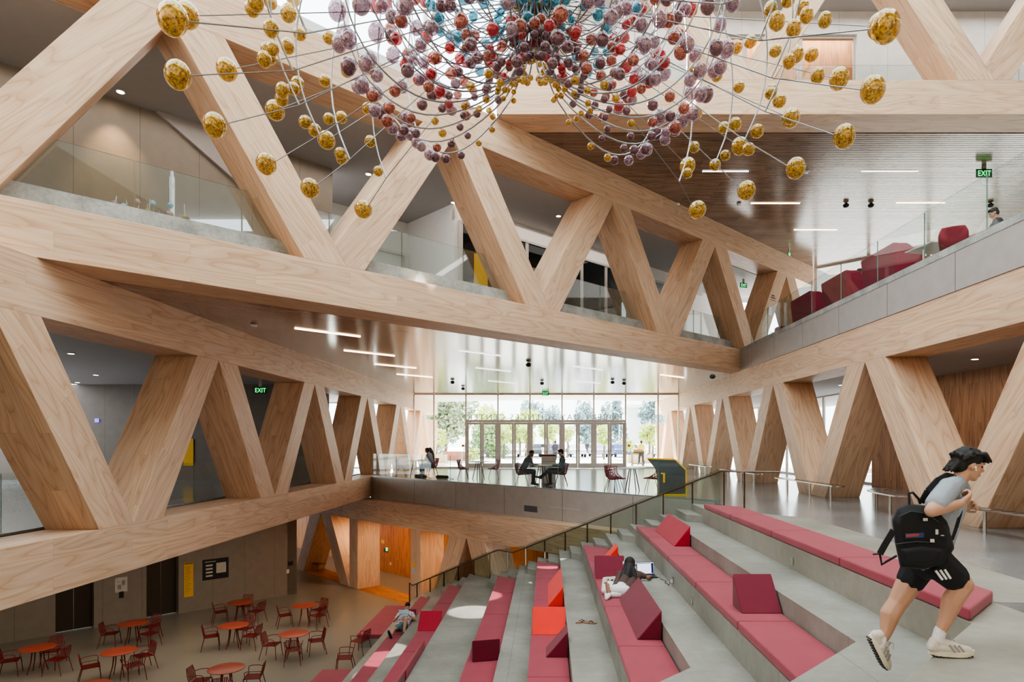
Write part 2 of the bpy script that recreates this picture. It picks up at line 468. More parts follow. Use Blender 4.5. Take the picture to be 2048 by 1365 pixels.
lowmem((698.8, 715), (698.8, 715), name='post'); lowmem((821.5, 841), (821.5, 841), name='post')
lowmem((855, 886), (898.5, 932)); lowmem((978, 1016), (933, 968))

# ------------------------------------------------------------------ floors, ceilings, walls
S = 'structure'
MB().floorpoly([(-45, -6), (12, -6), (12, 60), (-45, 60)], ZF - .2, ZF, ax=(1, 0, 0)).build('floor', M['floor_low'], kind=S)
CF = 21.55                                    # edge of the entry level slab, x + y
# entry level slab: beyond the void, right of the seating, and the near landing
up = MB()
up.floorpoly([(XL, CF - XL), (4.55, CF - 4.55), (XR + 5, CF - XR - 5), (XR + 5, 39), (XL, 39)], A_B0 + .02, L0Z)
up.build('floor', M['floor_up'], kind=S)
up2 = MB()
up2.floorpoly([(4.46, 6.3), (4.46, 14.6), (4.46, CF - 4.46), (XR + 5, CF - XR - 5), (XR + 5, -3), (4.46, -3)], L0Z - .3, L0Z)
up2.build('floor', M['floor_up'], kind=S)
MB().floorpoly([(-12, 39), (-9.3, 39), (-9.3, -4), (-30, -4), (-30, 25), (-16, 39)], A_B0 + .02, L0Z).build('floor', M['floor_up'], kind=S)
# fascia of the slab edge above the lower truss
f0, f1 = Vector((XL, CF - XL, 0)), Vector((4.5, CF - 4.5, 0))
MB().prism([f0 + Vector((0, 0, LB1 + .002)), f1 + Vector((0, 0, LB1 + .002)), f1 + Vector((0, 0, L0Z - .002)), f0 + Vector((0, 0, L0Z - .002))], Vector((-R2, -R2, 0)) * .06, (R2, -R2, 0)).build('trim_1', M['grey_warm'], kind=S)
# ceiling of the entry hall under the diagonal volume (boards run with the diagonal truss)
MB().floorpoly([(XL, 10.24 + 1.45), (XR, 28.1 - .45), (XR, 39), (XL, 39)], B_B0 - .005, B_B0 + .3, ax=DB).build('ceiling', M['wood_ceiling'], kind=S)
MB().floorpoly([(XL - 1, 39.2), (XR + 1, 39.2), (XR + 1, 46.5), (0, 44.5), (XL - 1, 47.5)], B_B0, B_B0 + .3).build('ceiling', M['white_wall'], kind=S)
# side aisles
MB().floorpoly([(-30, -4), (XL - 1.0, -4), (XL - 1.0, 39), (-16, 39)], 2.45, 2.6).build('ceiling', M['ceil_grey'], kind=S)
MB().floorpoly([(XR + 1.0, -4), (XR + 1.0, 39), (XR + 8, 39), (XR + 8, -4)], 2.03, 2.2).build('ceiling', M['ceil_grey'], kind=S)
MB().floorpoly([(XR + 5, -3), (XR + 8, -3), (XR + 8, 39), (XR + 5, 39)], L0Z - .3, L0Z).build('floor', M['floor_up'], kind=S)
# lower level: ceiling under the left aisle, grey lift wall on the diagonal
MB().floorpoly([(-34, -4), (XL - 1.0, -4), (XL - 1.0, 38), (-34, 38)], A_B0 + .0, A_B0 + .015).build('ceiling', M['ceil_grey'], kind=S)
CW = -39.75
wA, wB = Vector((-11.22, -11.22 - CW, 0)), Vector((-36, -36 - CW, 0))
def wpt(u, v): return onplane(u, v, 1, -1, CW)
# grey wall with two lift recesses
segs = []
e1a, e1b, e2a, e2b = wpt(111, 1250), wpt(188, 1250), wpt(293, 1240), wpt(357, 1240)
LIFT_H = ZF + 2.75
wl = MB()
inN = Vector((-R2, R2, 0))                     # into the wall, away from the hall
for a, b in ((wB, e1a), (e1b, e2a), (e2b, wA)):
    wl.prism([(a.x, a.y, ZF), (b.x, b.y, ZF), (b.x, b.y, A_B0), (a.x, a.y, A_B0)], inN * .45, (R2, R2, 0))
for a, b in ((e1a, e1b), (e2a, e2b)):
    wl.prism([(a.x, a.y, LIFT_H), (b.x, b.y, LIFT_H), (b.x, b.y, A_B0), (a.x, a.y, A_B0)], inN * .45, (R2, R2, 0))
wl.prism([(wA.x, wA.y, ZF), (wA.x - 6, wA.y + 6, ZF), (wA.x - 6, wA.y + 6, A_B0), (wA.x, wA.y, A_B0)], (-.3, -.3, 0), (-R2, R2, 0))
wl.build('wall_left', M['grey_panel'], kind=S)
lm = m_plain('dark_lift_steel', rgb(92, 84, 74), .3, .75, .06)
for i, (a, b) in enumerate(((e1a, e1b), (e2a, e2b))):
    D = thing('door_%d' % (i + 1), None, None, ((a.x + b.x) / 2, (a.y + b.y) / 2, ZF), kind=S)
    o = inN * .3; mid = (a + b) / 2
    for p, q in ((a, mid), (mid, b)):
        dd = (q - p).normalized() * .004
        MB().prism([(p.x + o.x + dd.x, p.y + o.y + dd.y, ZF + .01), (q.x + o.x - dd.x, q.y + o.y - dd.y, ZF + .01), (q.x + o.x - dd.x, q.y + o.y - dd.y, LIFT_H), (p.x + o.x + dd.x, p.y + o.y + dd.y, LIFT_H)], inN * .05, (0, 0, 1)).build('lift_door_leaf', lm, D)
# corridor behind the lower truss: amber boards
cw = 24.9
c0, c1 = Vector((-22, cw + 22, 0)), Vector((3.5, cw - 3.5, 0))
def tall(mb, p, q, z0, z1, ex, ax): return mb.prism([(p.x, p.y, z0), (q.x, q.y, z0), (q.x, q.y, z1), (p.x, p.y, z1)], ex, ax)
tall(MB(), c0, c1, ZF, LB0 + .1, Vector((R2, R2, 0)) * .2, (0, 0, 1)).build('wall_back', M['wood_orange'], kind=S)
b0_, b1_ = onplane(480, 1000, PA, PBB, PC) + NL * 1.02, onplane(1020, 1000, PA, PBB, PC) + NL * 1.02
MB().floorpoly([(c0.x, c0.y), (c1.x, c1.y), (b1_.x, b1_.y), (b0_.x, b0_.y)], LB0 + .02, LB0 + .2).build('ceiling', M['wood_orange'], kind=S)
p1, p2 = onplane(600, 1150, PA, PBB, PC), onplane(1010, 1150, PA, PBB, PC)
MB().floorpoly([(p1.x, p1.y), (p2.x, p2.y), (p2.x + NL.x * 1.15, p2.y + NL.y * 1.15), (p1.x + NL.x * 1.15, p1.y + NL.y * 1.15)], ZF - .05, ZF + .006, ax=DL).build('floor', M['wood_orange'], kind=S)
# concrete wall under the stairs' far edge
# left aisle core wall, entry level
M['grey_dark'] = m_panels('dark_grey_wall_panels', rgb(112, 104, 96), 1.25, .45, .1)
MB().box2((-24, 27.0, L0Z), (-9.35, 27.3, 2.45)).build('wall_left', M['grey_dark'], kind=S)
MB().box2((-30, -4, L0Z), (-29.7, 27, 2.45)).build('wall_left', M['grey_dark'], kind=S)
# right aisle wall: brown vertical boards
MB().box2((12.0, -3, L0Z), (12.25, 23.6, 2.05), ax=(0, 0, 1)).build('wall_right', M['wood_in'], kind=S)
# balcony over the right truss
MB().floorpoly([(XR, -3), (XR, 27.0), (13.6, 32.6), (26, 20.2), (26, -3)], A_T1, 3.78).build('floor', M['curb'], kind=S)
MB().box2((XR - .02, -3, A_T1), (XR, 26.44, 3.74), ax=(0, 1, 0)).build('trim_2', M['grey_lilac'], kind=S)
MB().box2((XR - .03, -3, 3.74), (XR + .25, 26.4, 3.88), ax=(0, 1, 0)).build('trim_3', M['curb'], kind=S)
# diagonal volume: floor, curb, ceiling, inner wall
def bp(s, n, z): 
    p = PB + DB * s + NB * n; return Vector((p.x, p.y, z))
def bbox(mb, s0, s1, n0, n1, z0, z1): return mb.prism([bp(s0, n0, z0), bp(s1, n0, z0), bp(s1, n0, z1), bp(s0, n0, z1)], NB * (n1 - n0), DB)
bbox(MB(), -11, 30.2, .5, 9, B_B1 + .002, 4.2).build('floor', M['floor_up'], kind=S)
bbox(MB(), -11, 30.2, .5, .95, 4.2, 4.28).build('trim_4', M['curb'], kind=S)
bbox(MB(), -11, 30.2, .495, .5, B_B1 + .002, 4.27).build('trim_5', M['curb'], kind=S)
bbox(MB(), -11, 30.2, 1.0, 9, B_T0 - .02, B_T0 + .25).build('ceiling', M['ceil_grey'], kind=S)
bbox(MB(), -11, 30.2, 1.0, 9, B_B0 + .02, B_B1).build('floor', M['ceil_grey'], kind=S)
bbox(MB(), -11, 7.0, 4.0, 4.2, 4.2, B_T0 - .02).build('wall_left', M['grey_panel'], kind=S)
bbox(MB(), 11.0, 26.0, 3.65, 3.8, 7.2, B_T0 - .02).build('wall_back', M['white_wall'], kind=S)
bbox(MB(), 6.6, 11.2, 6.4, 6.6, 4.2, B_T0 - .02).build('wall_back', M['white_wall'], kind=S)
bbox(MB(), 11.0, 11.15, 3.65, 6.5, 4.2, B_T0 - .02).build('wall_back', M['white_wall'], kind=S)
bbox(MB(), 11.0, 24.5, 7.5, 7.7, 4.2, B_T0 - .02).build('wall_back', M['grey_panel'], kind=S)
bbox(MB(), 24.5, 30.2, 4.6, 4.8, 4.2, B_T0 - .02).build('wall_back', M['white_wall'], kind=S)
# upper slab ends: the slatted soffit of the top volume
MB().box2((-1.35, 17.9, C_B0 + .06), (24, 40, C_B1 - .1)).build('ceiling', M['dark'], kind=S)
sl = MB(); y = 17.96; k = 0
while y < 33.0:
    x0 = max(-1.3, y + CB - .02 + .05)
    sl.box2((x0, y, C_B0 - .005), (24, y + .088, C_B0 + .055), ax=(1, 0, 0)); y += .118
sl.build('ceiling', M['wood_slat'], kind=S)
# roof slab over the top volume and walls inside it
MB().box2((-1.35, 17.9, C_B1 - .1), (24, 40, C_B1 + .02)).build('floor', M['floor_up'], kind=S)
MB().box2((-1.35, 21.0, C_B1), (4.7, 21.25, 14.2)).build('wall_back', M['white_panel'], kind=S)
MB().box2((10.2, 21.0, C_B1), (24, 21.25, 14.2)).build('wall_back', M['white_panel'], kind=S)
MB().box2((4.7, 21.0, 13.45), (10.2, 21.25, 14.2)).build('wall_back', M['white_panel'], kind=S)
MB().box2((-1.35, 17.9, 14.2), (24, 40, 14.4)).build('ceiling', M['ceil_grey'], kind=S)
MB().box2((-1.35, 21.2, C_B1), (-1.15, 40, 14.2)).build('wall_left', M['white_panel'], kind=S)
MB().box2((3, 21.9, C_B1), (24, 22.1, 14.2), ax=(0, 0, 1)).build('wall_back', M['wood_orange'], kind=S)
ROOF_Z = 15.2
# room ends outside the view
MB().box2((-36, -6, ZF), (24, -5.7, ROOF_Z)).build('wall_back', m_plain('taupe_plaster', rgb(120, 110, 100), .7), kind=S)
MB().box2((24, -6, 3.8), (24.3, 40, 14.4)).build('wall_right', M['white_wall'], kind=S)
# roof: glazed centre, solid edges
ROOF = 15.2
rf = MB()
rf.box2((-36, -6, ROOF), (24, -1.0, ROOF + .3)); rf.box2((12, -1.0, ROOF), (24, 17.5, ROOF + .3)); 
rf.build('ceiling', M['ceil_white'], kind=S)
fr = MB()
for i in range(8):
    x = -12 + i * 3.2
    if i: fr.box2((x - .08, -1.0, ROOF - .25), (x + .08, 17.0, ROOF + .05))
for j in range(5): fr.box2((-12, -1 + j * 4.5 - .08, ROOF - .25), (12, -1 + j * 4.5 + .08, ROOF + .05))
RW = thing('window_1', None, None, (0, 8, ROOF), kind=S)
fr.build('window_frame', M['white_metal'], RW)
MB().box2((-12, -1, ROOF + .06), (12, 17.0, ROOF + .08)).build('window_pane', M['glass'], RW)
# near part of the left side above the diagonal truss
bbox(MB(), -11, 8, 0.0, 9, B_T1, B_T1 + .2).build('ceiling', M['white_wall'], kind=S)
# walls closing the upper left
sun = lamp('SUN', 'sun', (0, 60, 40), 36.0, (1, .96, .9), .009); sun.rotation_euler = Vector((.28, -.80, -.53)).to_track_quat('-Z', 'Y').to_euler()
lamp('AREA', 'sky_portal', (0, 8, ROOF - .4), 1, size=24, size_y=18, portal=True)
lamp('AREA', 'entry_portal', (0, 38.6, .7), 1, size=16, size_y=4.5, rot=(-math.pi / 2, 0, 0), portal=True)
# ------------------------------------------------------------------ tiered seating: treads and bench ledges stepping down to the left
ST = .355
LV = [L0Z - ST * k for k in range(15)]
XS = [3.75, 3.02, 2.32, 1.69, 1.007, .36, -.315, -.93, -1.61, -2.845, -3.48, -4.14, -4.745, -5.33]
CE, CS = 19.1, 20.4                          # far end of the rows, far side of the stair: x + y
CN = [-1.88, -3.22, -5.84, -8.4, -11.0, -13.6, -16.2, -18.8]   # near ends: x - y
def near(k): return CN[(k + 1) // 2] if k else CN[0]
M['tier'] = m_concrete('tier_concrete', rgb(126, 125, 117), rgb(156, 155, 147), .5, .9, spec=.3, joints=3.4)
for k in range(1, 14):
    xa, xb = XS[k], XS[k - 1]
    mb = MB()
    cn = CN[k // 2]
    mb.floorpoly([(xa, xa - cn), (xb, xb - cn), (xb, CS - xb), (xa, CS - xa)], ZF, LV[k])
    if k % 2 and k < 12:                        # landing at the near end, on the slant
        c2 = CN[k // 2 + 1]
        mb.floorpoly([(xa, xa - cn), (xa, xa - c2), (-9, -9 - c2), (-9, -9 - cn)], ZF, LV[k])
    xm = xb - min(.34, (xb - xa) / 2)
    mb.floorpoly([(xm, CE - xm), (xb, CE - xb), (xb, CS - xb), (xm, CS - xm)], LV[k], LV[k] + ST / 2)
    mb.build('concrete_step', M['tier'], kind=S)
# top landing round the near end
mb = MB()
mb.floorpoly([(3.75, 3.75 + 1.88), (4.46, 4.46 + 1.88), (4.46, -3), (-4.9, -3)], ZF + 3, L0Z)
mb.floorpoly([(3.75, 5.63), (3.75, CE - 3.75), (4.46, CE - 4.46), (4.46, 6.34)], ZF, L0Z)
mb.floorpoly([(3.75, CE - 3.75), (3.75, CS - 3.75), (4.46, CS - 4.46), (4.46, CE - 4.46)], ZF, L0Z)
mb.floorpoly([(4.46, 6.34), (5.5, 6.3), (5.5, 13.4), (4.46, 14.6)], L0Z - .05, L0Z + .004)
mb.build('floor', M['stone_edge'], kind=S)

# seat pads -----------------------------------------------------------------
PAD_T = .115
pad_group = 'rose red bench pads on the concrete tiers'
rowname = ['top', 'second', 'third', 'fourth', 'fifth', 'sixth', 'bottom']
place5 = ['at the far end beside the stair', 'next after the far end one', 'third from the far stair end', 'fourth from the far stair end', 'fifth from the far stair end', 'sixth from the far stair end', 'seventh from the far stair end']
SEAM = {0: [13.1, 10.7, 8.2], 1: [14.7, 12.3, 10.0, 7.8], 2: [15.6, 13.4, 11.26, 9.07], 3: [16.9, 14.55, 12.1, 9.8], 4: [18.3, 16.0, 13.7, 11.4], 5: [19.9, 17.6, 15.3, 13.0], 6: [21.3, 19.0, 16.7, 14.4]}
def soft_pad(poly, z0, z1, inset=.035):
    mb = MB(); mb.floorpoly(poly, z0, z1); return mb
PADTOP = {}
for r in range(7):
    k = 2 * r
    xa = XS[k] + .005; xb = (XS[k - 1] - .015) if k else 4.44
    z0 = LV[k] + .004; PADTOP[r] = z0 + PAD_T
    cn = CN[r] if r else CN[0]
    ys = [None] + SEAM[r] + [None]
    for i in range(len(ys) - 1):
        fa = [CE - xa - .03, CE - xb - .03] if ys[i] is None else [ys[i] - .006] * 2
        na = [xa - cn + .03, xb - cn + .03] if ys[i + 1] is None else [ys[i + 1] + .006] * 2
        poly = [(xa, na[0]), (xb, na[1]), (xb, fa[1]), (xa, fa[0])]
        cx, cy = (xa + xb) / 2, (sum(fa) + sum(na)) / 4
        mb = MB().floorpoly(poly, z0, z0 + PAD_T)
        o = mb.build('bench_pad', M['rose'], None, (cx, cy, z0), bevel=.022, seg=3, cat='cushion', group=pad_group,
                     label='rose red bench pad, %s row of the tiers, %s' % (rowname[r], place5[i]))
        for p in o.data.polygons: p.use_smooth = False
# wedge backrests ------------------------------------------------------------
def wedge(axis, x0, x1, y0, y1, z, mat, label, h=.43, back='far', rz=0.0):
    cx, cy = (x0 + x1) / 2, (y0 + y1) / 2
    mb = MB()
    if axis == 'y':                             # long backrest, upright face against the riser on the right
        mb.prism([(x1 - cx, y0 - cy, 0), (x0 - cx, y0 - cy, 0), (x1 - cx, y0 - cy, h)], (0, y1 - y0, 0))
    else:
        yb = y1 if back == 'far' else y0; yf = y0 if back == 'far' else y1
        mb.prism([(x0 - cx, yf - cy, 0), (x0 - cx, yb - cy, 0), (x0 - cx, yb - cy, h)], (x1 - x0, 0, 0))
    o = mb.build('wedge_backrest', mat, None, (0, 0, 0), bevel=.016, seg=3, cat='backrest cushion', group='wedge backrests on the bench pads', label=label)
    o.location = (cx, cy, z + .002); o.rotation_euler.z = rz
    return o
pt = PADTOP
wedge('y', 2.655, 3.0, 13.38, 15.8, pt[1], M['crimson'], 'crimson long wedge backrest at the far end of the second row')
wedge('x', 2.48, 3.0, 8.13, 8.55, pt[1], M['maroon'], 'dark maroon wedge set crosswise on the second row near the front')
wedge('y', 1.31, 1.675, 9.34, 11.72, pt[2], M['maroon'], 'maroon long wedge backrest beside the person with the laptop')
wedge('x', 1.02, 1.67, 13.5, 13.92, pt[2], M['maroon'], 'maroon wedge set crosswise behind the person with the laptop')
wedge('y', 1.30, 1.675, 15.12, 15.66, pt[2], M['scarlet'], 'orange red short wedge at the far end of the third row')
wedge('y', 0.0, .345, 14.0, 16.2, pt[3], M['scarlet'], 'orange red long wedge backrest on the fourth row')
wedge('x', -.29, .345, 11.92, 12.34, pt[3], M['scarlet'], 'bright red wedge set crosswise on the fourth row')
wedge('y', -.03, .345, 10.68, 11.2, pt[3], M['maroon'], 'small maroon wedge just in front of the bright red crosswise wedge')
wedge('x', -1.53, -.98, 12.55, 12.95, pt[4], M['maroon'], 'dark maroon wedge turned askew on the fifth row', back='near', rz=.24)
wedge('x', -3.47, -2.87, 16.95, 17.4, pt[5], M['crimson'], 'crimson wedge set crosswise on the sixth row beside the lying reader')
wedge('y', -3.2, -2.86, 12.9, 14.87, pt[5], M['crimson'], 'crimson long wedge backrest lying near the front of the sixth row')
wedge('y', -3.2, -2.86, 11.6, 12.8, pt[5], M['maroon'], 'maroon wedge at the very front of the sixth row, cut by the picture edge')
wedge('x', -4.73, -4.17, 19.86, 20.28, pt[6], M['maroon'], 'dark maroon wedge behind the head of the lying reader')

# free-standing benches on the lower floor against the bottom step
def low_bench(y0, y1, label):
    x0, x1, z1 = -6.29, XS[13] - .03, -6.47
    B = thing('bench', label, 'bench', ((x0 + x1) / 2, (y0 + y1) / 2, ZF), group='benches along the foot of the tiers')
    MB().box2((x0 + .04, y0 + .03, ZF), (x1, y1 - .03, z1)).build('base', M['tier'], B, bevel=.01)
    MB().floorpoly([(x0, y0), (x1, y0), (x1, y1), (x0, y1)], z1, z1 + .125).build('seat_pad', M['rose'], B, bevel=.022, seg=3)
low_bench(21.03, 24.75, 'red padded concrete bench on the lower floor beside the lying reader')
low_bench(13.6, 17.8, 'red padded concrete bench on the lower floor at the bottom edge of the picture')

# ------------------------------------------------------------------ stair railing
def stair_z(x):
    if x > 3.7: return L0Z
    for k in range(1, 14):
        if x >= XS[k]:
            return LV[k] + (ST / 2 if x > XS[k - 1] - min(.34, (XS[k - 1] - XS[k]) / 2) else 0)
    return ZF
def rail_z(x):
    if x > 4.36: return -.72
    if x > -1.18: return -.72 - (4.36 - x) * .5437
    if x > -1.72: return -3.732
    return max(-3.732 + (x + 1.72) * .553, -5.8)
RC = 20.35
SR = thing('stair_railing', 'bronze stair handrail on posts with glass panels climbing beside the tiers', 'railing', (0, RC, ZF + 4.4))
hr = [(5.6, RC - 4.75 - .2, -.72), (4.75, RC - 4.75, -.72)] + [(x, RC - x, rail_z(x)) for x in (4.36, 3, 1, -1.18, -1.72, -3.4, -5.46)] + [(-5.62, RC + 5.62, -5.74)]
MB().tube(hr, .024, 8).build('handrail', M['bronze'], SR)
x = 4.41; xs = []
while x > -5.5:
    xs.append(x); x -= .643
for x in [4.8] + xs:
    zb = stair_z(x)
    MB().box((x, RC - x, (zb + rail_z(x)) / 2), (.05, .02, rail_z(x) - zb - .0), math.pi / 4).build('post', M['bronze'], SR)
MB().box((-5.62, RC + 5.62, (ZF - 5.74) / 2), (.05, .02, -5.74 - ZF), math.pi / 4).build('post', M['bronze'], SR)
GC = 20.47
i = 0
while i < len(xs) - 2:
    a, b = xs[i] - .02, xs[min(i + 2, len(xs) - 1)] + .02
    za, zb2 = rail_z(a) + .06, rail_z(b) + .06
    ba, bb = min(stair_z(a), rail_z(a) - .55) - .28, min(stair_z(b), rail_z(b) - .55) - .28
    ba, bb = max(ba, ZF), max(bb, ZF)
    MB().prism([(a, GC - a, ba), (b, GC - b, bb), (b, GC - b, zb2), (a, GC - a, za)], (.008, .008, 0)).build('glass_panel', M['glass_stair'], SR)
    i += 2

# ------------------------------------------------------------------ glass guards
def guard(label, p, q, z0, z1, n, mat=None, thick=.014, posts=False, gap=.012):
    p, q = Vector(p), Vector(q); d = q - p; dn = d.normalized(); nn = Vector((-dn.y, dn.x, 0)) * thick
    G = thing('glass_railing', label, 'railing', ((p.x + q.x) / 2, (p.y + q.y) / 2, z0))
    sh = M['shoe']
    MB().bar(Vector((p.x, p.y, z0 + .02)), Vector((q.x, q.y, z0 + .02)), .05, .04).build('base_rail', sh, G)
    for i in range(n):
        a = p + d * (i / n) + dn * gap; b = p + d * ((i + 1) / n) - dn * gap
        o = MB().prism([(a.x, a.y, z0 + .03), (b.x, b.y, z0 + .03), (b.x, b.y, z1), (a.x, a.y, z1)], nn).build('glass_panel', mat or M['glass_rail'], G)
        o.data.materials.append(M['glass_edge'])
        for pl in o.data.polygons:
            if abs(pl.normal.dot(Vector((-dn.y, dn.x, 0)))) < .5: pl.material_index = 1
    return G
M['shoe'] = m_plain('railing_shoe_metal', rgb(150, 152, 152), .4, .6)
M['glass_edge'] = m_plain('green_glass_edge', rgb(120, 150, 138), .2)
e0 = Vector((XL + .05, CF - XL - .05 + .08, 0)); e1 = Vector((4.6, CF - 4.6 + .08, 0))
guard('clear glass guard along the edge of the entry level, in front of the cafe tables', e0, e1, L0Z, L0Z + 1.07, 9)
guard('clear glass guard on the balcony over the right side, beside the red sofas', (XR + .06, 2.0, 0), (XR + .06, 25.3, 0), 3.88, 4.92, 12)
guard('long glass guard behind the diagonal truss of the upper level', bp(-8, .72, 0), bp(30.0, .72, 0), 4.28, 5.22, 20, M['glass_gallery'])
guard('glass guard behind the topmost truss, before the white upper wall', (-1.2, 18.1, 0), (23.8, 18.1, 0), C_B1 + .02, C_B1 + 1.1, 12)
guard('glass guard behind the lower left truss, before the grey core wall', (XL - 1.1, -1, 0), (XL - 1.1, 38.5, 0), L0Z, L0Z + 1.07, 20)
# ------------------------------------------------------------------ entrance glazing
YE = 39.0
mx = [(u - CU) * YE / FPX for u in (828.5, 868, 932, 996, 1060, 1124, 1187.5, 1251, 1316, 1357)]
ZT, ZD = 2.95, 1.22
fm, pane = M['alu'], M['glass']
n = 0
for i in range(9):
    a, b = mx[i], mx[i + 1]; n += 1
    Wn = thing('window_%d' % (n + 1), None, None, ((a + b) / 2, YE, L0Z), kind=S)
    door = 2 <= i <= 6
    zb = ZD if door else L0Z
    mb = MB()
    mb.box2((a - .035, YE - .08, zb), (a + .035, YE + .08, ZT))
    if i == 8: mb.box2((b - .035, YE - .08, zb), (b + .035, YE + .08, ZT))
    mb.box2((a + .035, YE - .06, ZT - .06), (b - .035, YE + .06, ZT + .02)); mb.box2((a + .035, YE - .06, zb), (b - .035, YE + .06, zb + (.14 if door else .1)))
    mb.build('window_frame', fm, Wn)
    MB().quad((a, YE, zb), (b, YE, zb), (b, YE, ZT), (a, YE, ZT)).build('window_pane', pane, Wn)
    if door:
        D = thing('door_%d' % (i + 1), None, None, ((a + b) / 2, YE, L0Z), kind=S)
        fr = MB()
        for x in ((a, b) if i == 6 else (a,)): fr.box2((x - .05, YE - .07, L0Z), (x + .05, YE + .07, ZD))
        fr.build('door_frame', fm, D)
        mid = (a + b) / 2
        for p, q in ((a + .05, mid - .004), (mid + .004, b - .05)):
            lf = MB()
            z0, z1 = L0Z + .01, ZD - .01
            lf.box2((p, YE - .03, z0), (p + .12, YE + .03, z1)); lf.box2((q - .12, YE - .03, z0), (q, YE + .03, z1))
            lf.box2((p + .12, YE - .03, z0), (q - .12, YE + .03, z0 + .30)); lf.box2((p + .12, YE - .03, z1 - .13), (q - .12, YE + .03, z1))
            L = lf.build('door_leaf', fm, D)
            MB().quad((p + .12, YE, z0 + .3), (q - .12, YE, z0 + .3), (q - .12, YE, z1 - .13), (p + .12, YE, z1 - .13)).build('glass', pane, L)
            MB().tube([(p + .03, YE - .08, -.55), (q - .03, YE - .08, -.55)], .018, 6).build('push_bar', M['steel'], L)
# side glazing of the aisles, past the core walls
def strip_window(nm, p, q, z0, z1, nbay, mat=None):
    p, q = Vector(p), Vector(q); d = (q - p) / nbay; dn = d.normalized()
    Wn = thing(nm, None, None, ((p.x + q.x) / 2, (p.y + q.y) / 2, z0), kind=S)
    mb = MB()
    for i in range(nbay + 1):
        c = p + d * i; mb.bar((c.x, c.y, z0), (c.x, c.y, z1), .08, .14, up=dn)
    for z in (z0 + .04, z1 - .04): mb.bar((p.x, p.y, z), (q.x, q.y, z), .12, .08)
    mb.build('window_frame', fm, Wn)
    MB().quad((p.x, p.y, z0), (q.x, q.y, z0), (q.x, q.y, z1), (p.x, p.y, z1)).build('window_pane', mat or pane, Wn)
strip_window('window_12', (-14.5, 27.4, 0), (-14.5, 39, 0), L0Z, 2.45, 6)
strip_window('window_13', (12.2, 23.8, 0), (12.2, 39, 0), L0Z, 2.05, 7)
strip_window('window_14', (-14.5, 39, 0), (XL - 1, 39, 0), L0Z, 2.45, 3)
strip_window('window_15', (13.35, 31.75, 0), (23.9, 21.2, 0), 3.8, C_B0 - .02, 6)
bq0, bq1 = bp(11.2, 3.6, 0), bp(24.4, 3.6, 0)
strip_window('window_16', bq0, bq1, 4.2, 7.2, 9, M['glass_dark'])
bq0, bq1 = bp(6.7, 6.3, 0), bp(10.9, 6.3, 0)
strip_window('window_17', bq0, bq1, 5.2, 6.6, 3)
# clerestory above the diagonal truss, left of the top volume
cq0, cq1 = bp(-6, 3.6, 0), bp(12.5, 3.6, 0)
strip_window('window_18', cq0, cq1, B_T1 + .2, ROOF, 7)
strip_window('window_19', (4.7, 21.15, 0), (10.2, 21.15, 0), C_B1 + .02, 13.45, 3)

def text_mesh(body, size, depth, mat, parent=None, name='lettering', loc=(0, 0, 0), rot=(math.pi / 2, 0, 0), width=None, space=1.0):
    cu = bpy.data.curves.new(name, 'FONT'); cu.body = body; cu.size = size; cu.extrude = depth; cu.align_x = 'CENTER'; cu.align_y = 'BOTTOM_BASELINE'; cu.space_character = space
    t = bpy.data.objects.new(name, cu); COL.objects.link(t)
    bpy.context.view_layer.update()
    me = bpy.data.meshes.new_from_object(t.evaluated_get(bpy.context.evaluated_depsgraph_get()))
    bpy.data.objects.remove(t); bpy.data.curves.remove(cu)
    o = bpy.data.objects.new(name, me); COL.objects.link(o); me.materials.clear(); me.materials.append(mat)
    if width:
        w0 = max(v.co.x for v in me.vertices) - min(v.co.x for v in me.vertices)
        for v in me.vertices: v.co.x *= width / w0
    if parent is not None: o.parent = parent
    o.location = loc; o.rotation_euler = rot
    return o
t = text_mesh('ROBERT DAY SCIENCES CENTER', .5, .02, m_plain('grey_letter_metal', rgb(150, 150, 150), .4, .3), None, 'building_sign', ((1090 - CU) * 39.5 / FPX, 39.45, ZD + .16), (math.pi / 2, 0, math.pi), width=9.55, space=1.3)
tag(t, 'row of raised capital letters above the entrance doors, seen reversed through the glass', 'lettering')

# ------------------------------------------------------------------ exit signs
def exit_sign(loc, rz, label, stem=.25, s=1.0):
    E = thing('exit_sign', label, 'sign', loc, group='green exit signs')
    E.rotation_euler.z = rz
    def mk(nm, mb, mat, **k):
        o = mb.build(nm, mat, None, **k); o.parent = E; return o
    mk('housing', MB().box((0, 0, 0), (.40 * s, .03, .22 * s)), M['exit_box'], bevel=.006)
    if stem: mk('hanger', MB().box((0, 0, .11 * s + stem / 2), (.10 * s, .04, stem)), M['steel'])
    text_mesh('EXIT', .20 * s, .004, M['green'], E, 'lettering', (0, -.02, -.07 * s), width=.32 * s)
    return E
exit_sign(at(1091, 787.5, 37.5), 0, 'green exit sign hanging over the glass entrance doors')
exit_sign(at(1968, 347, 20.0) , 0, 'green exit sign hanging from the slatted ceiling above the balcony', .2, 1.25)
exit_sign(at(1487, 571, 30), .4, 'green exit sign inside the diagonal upper level, before a white wall', .2, 1.0)
exit_sign(at(521, 781, 22.6), .2, 'green exit sign under the left aisle ceiling, behind the leaning timbers', .35, 1.1)
exit_sign(at(1578, 509, 28.6), .9, 'small pale exit sign near the end of the diagonal truss', .2, .8)

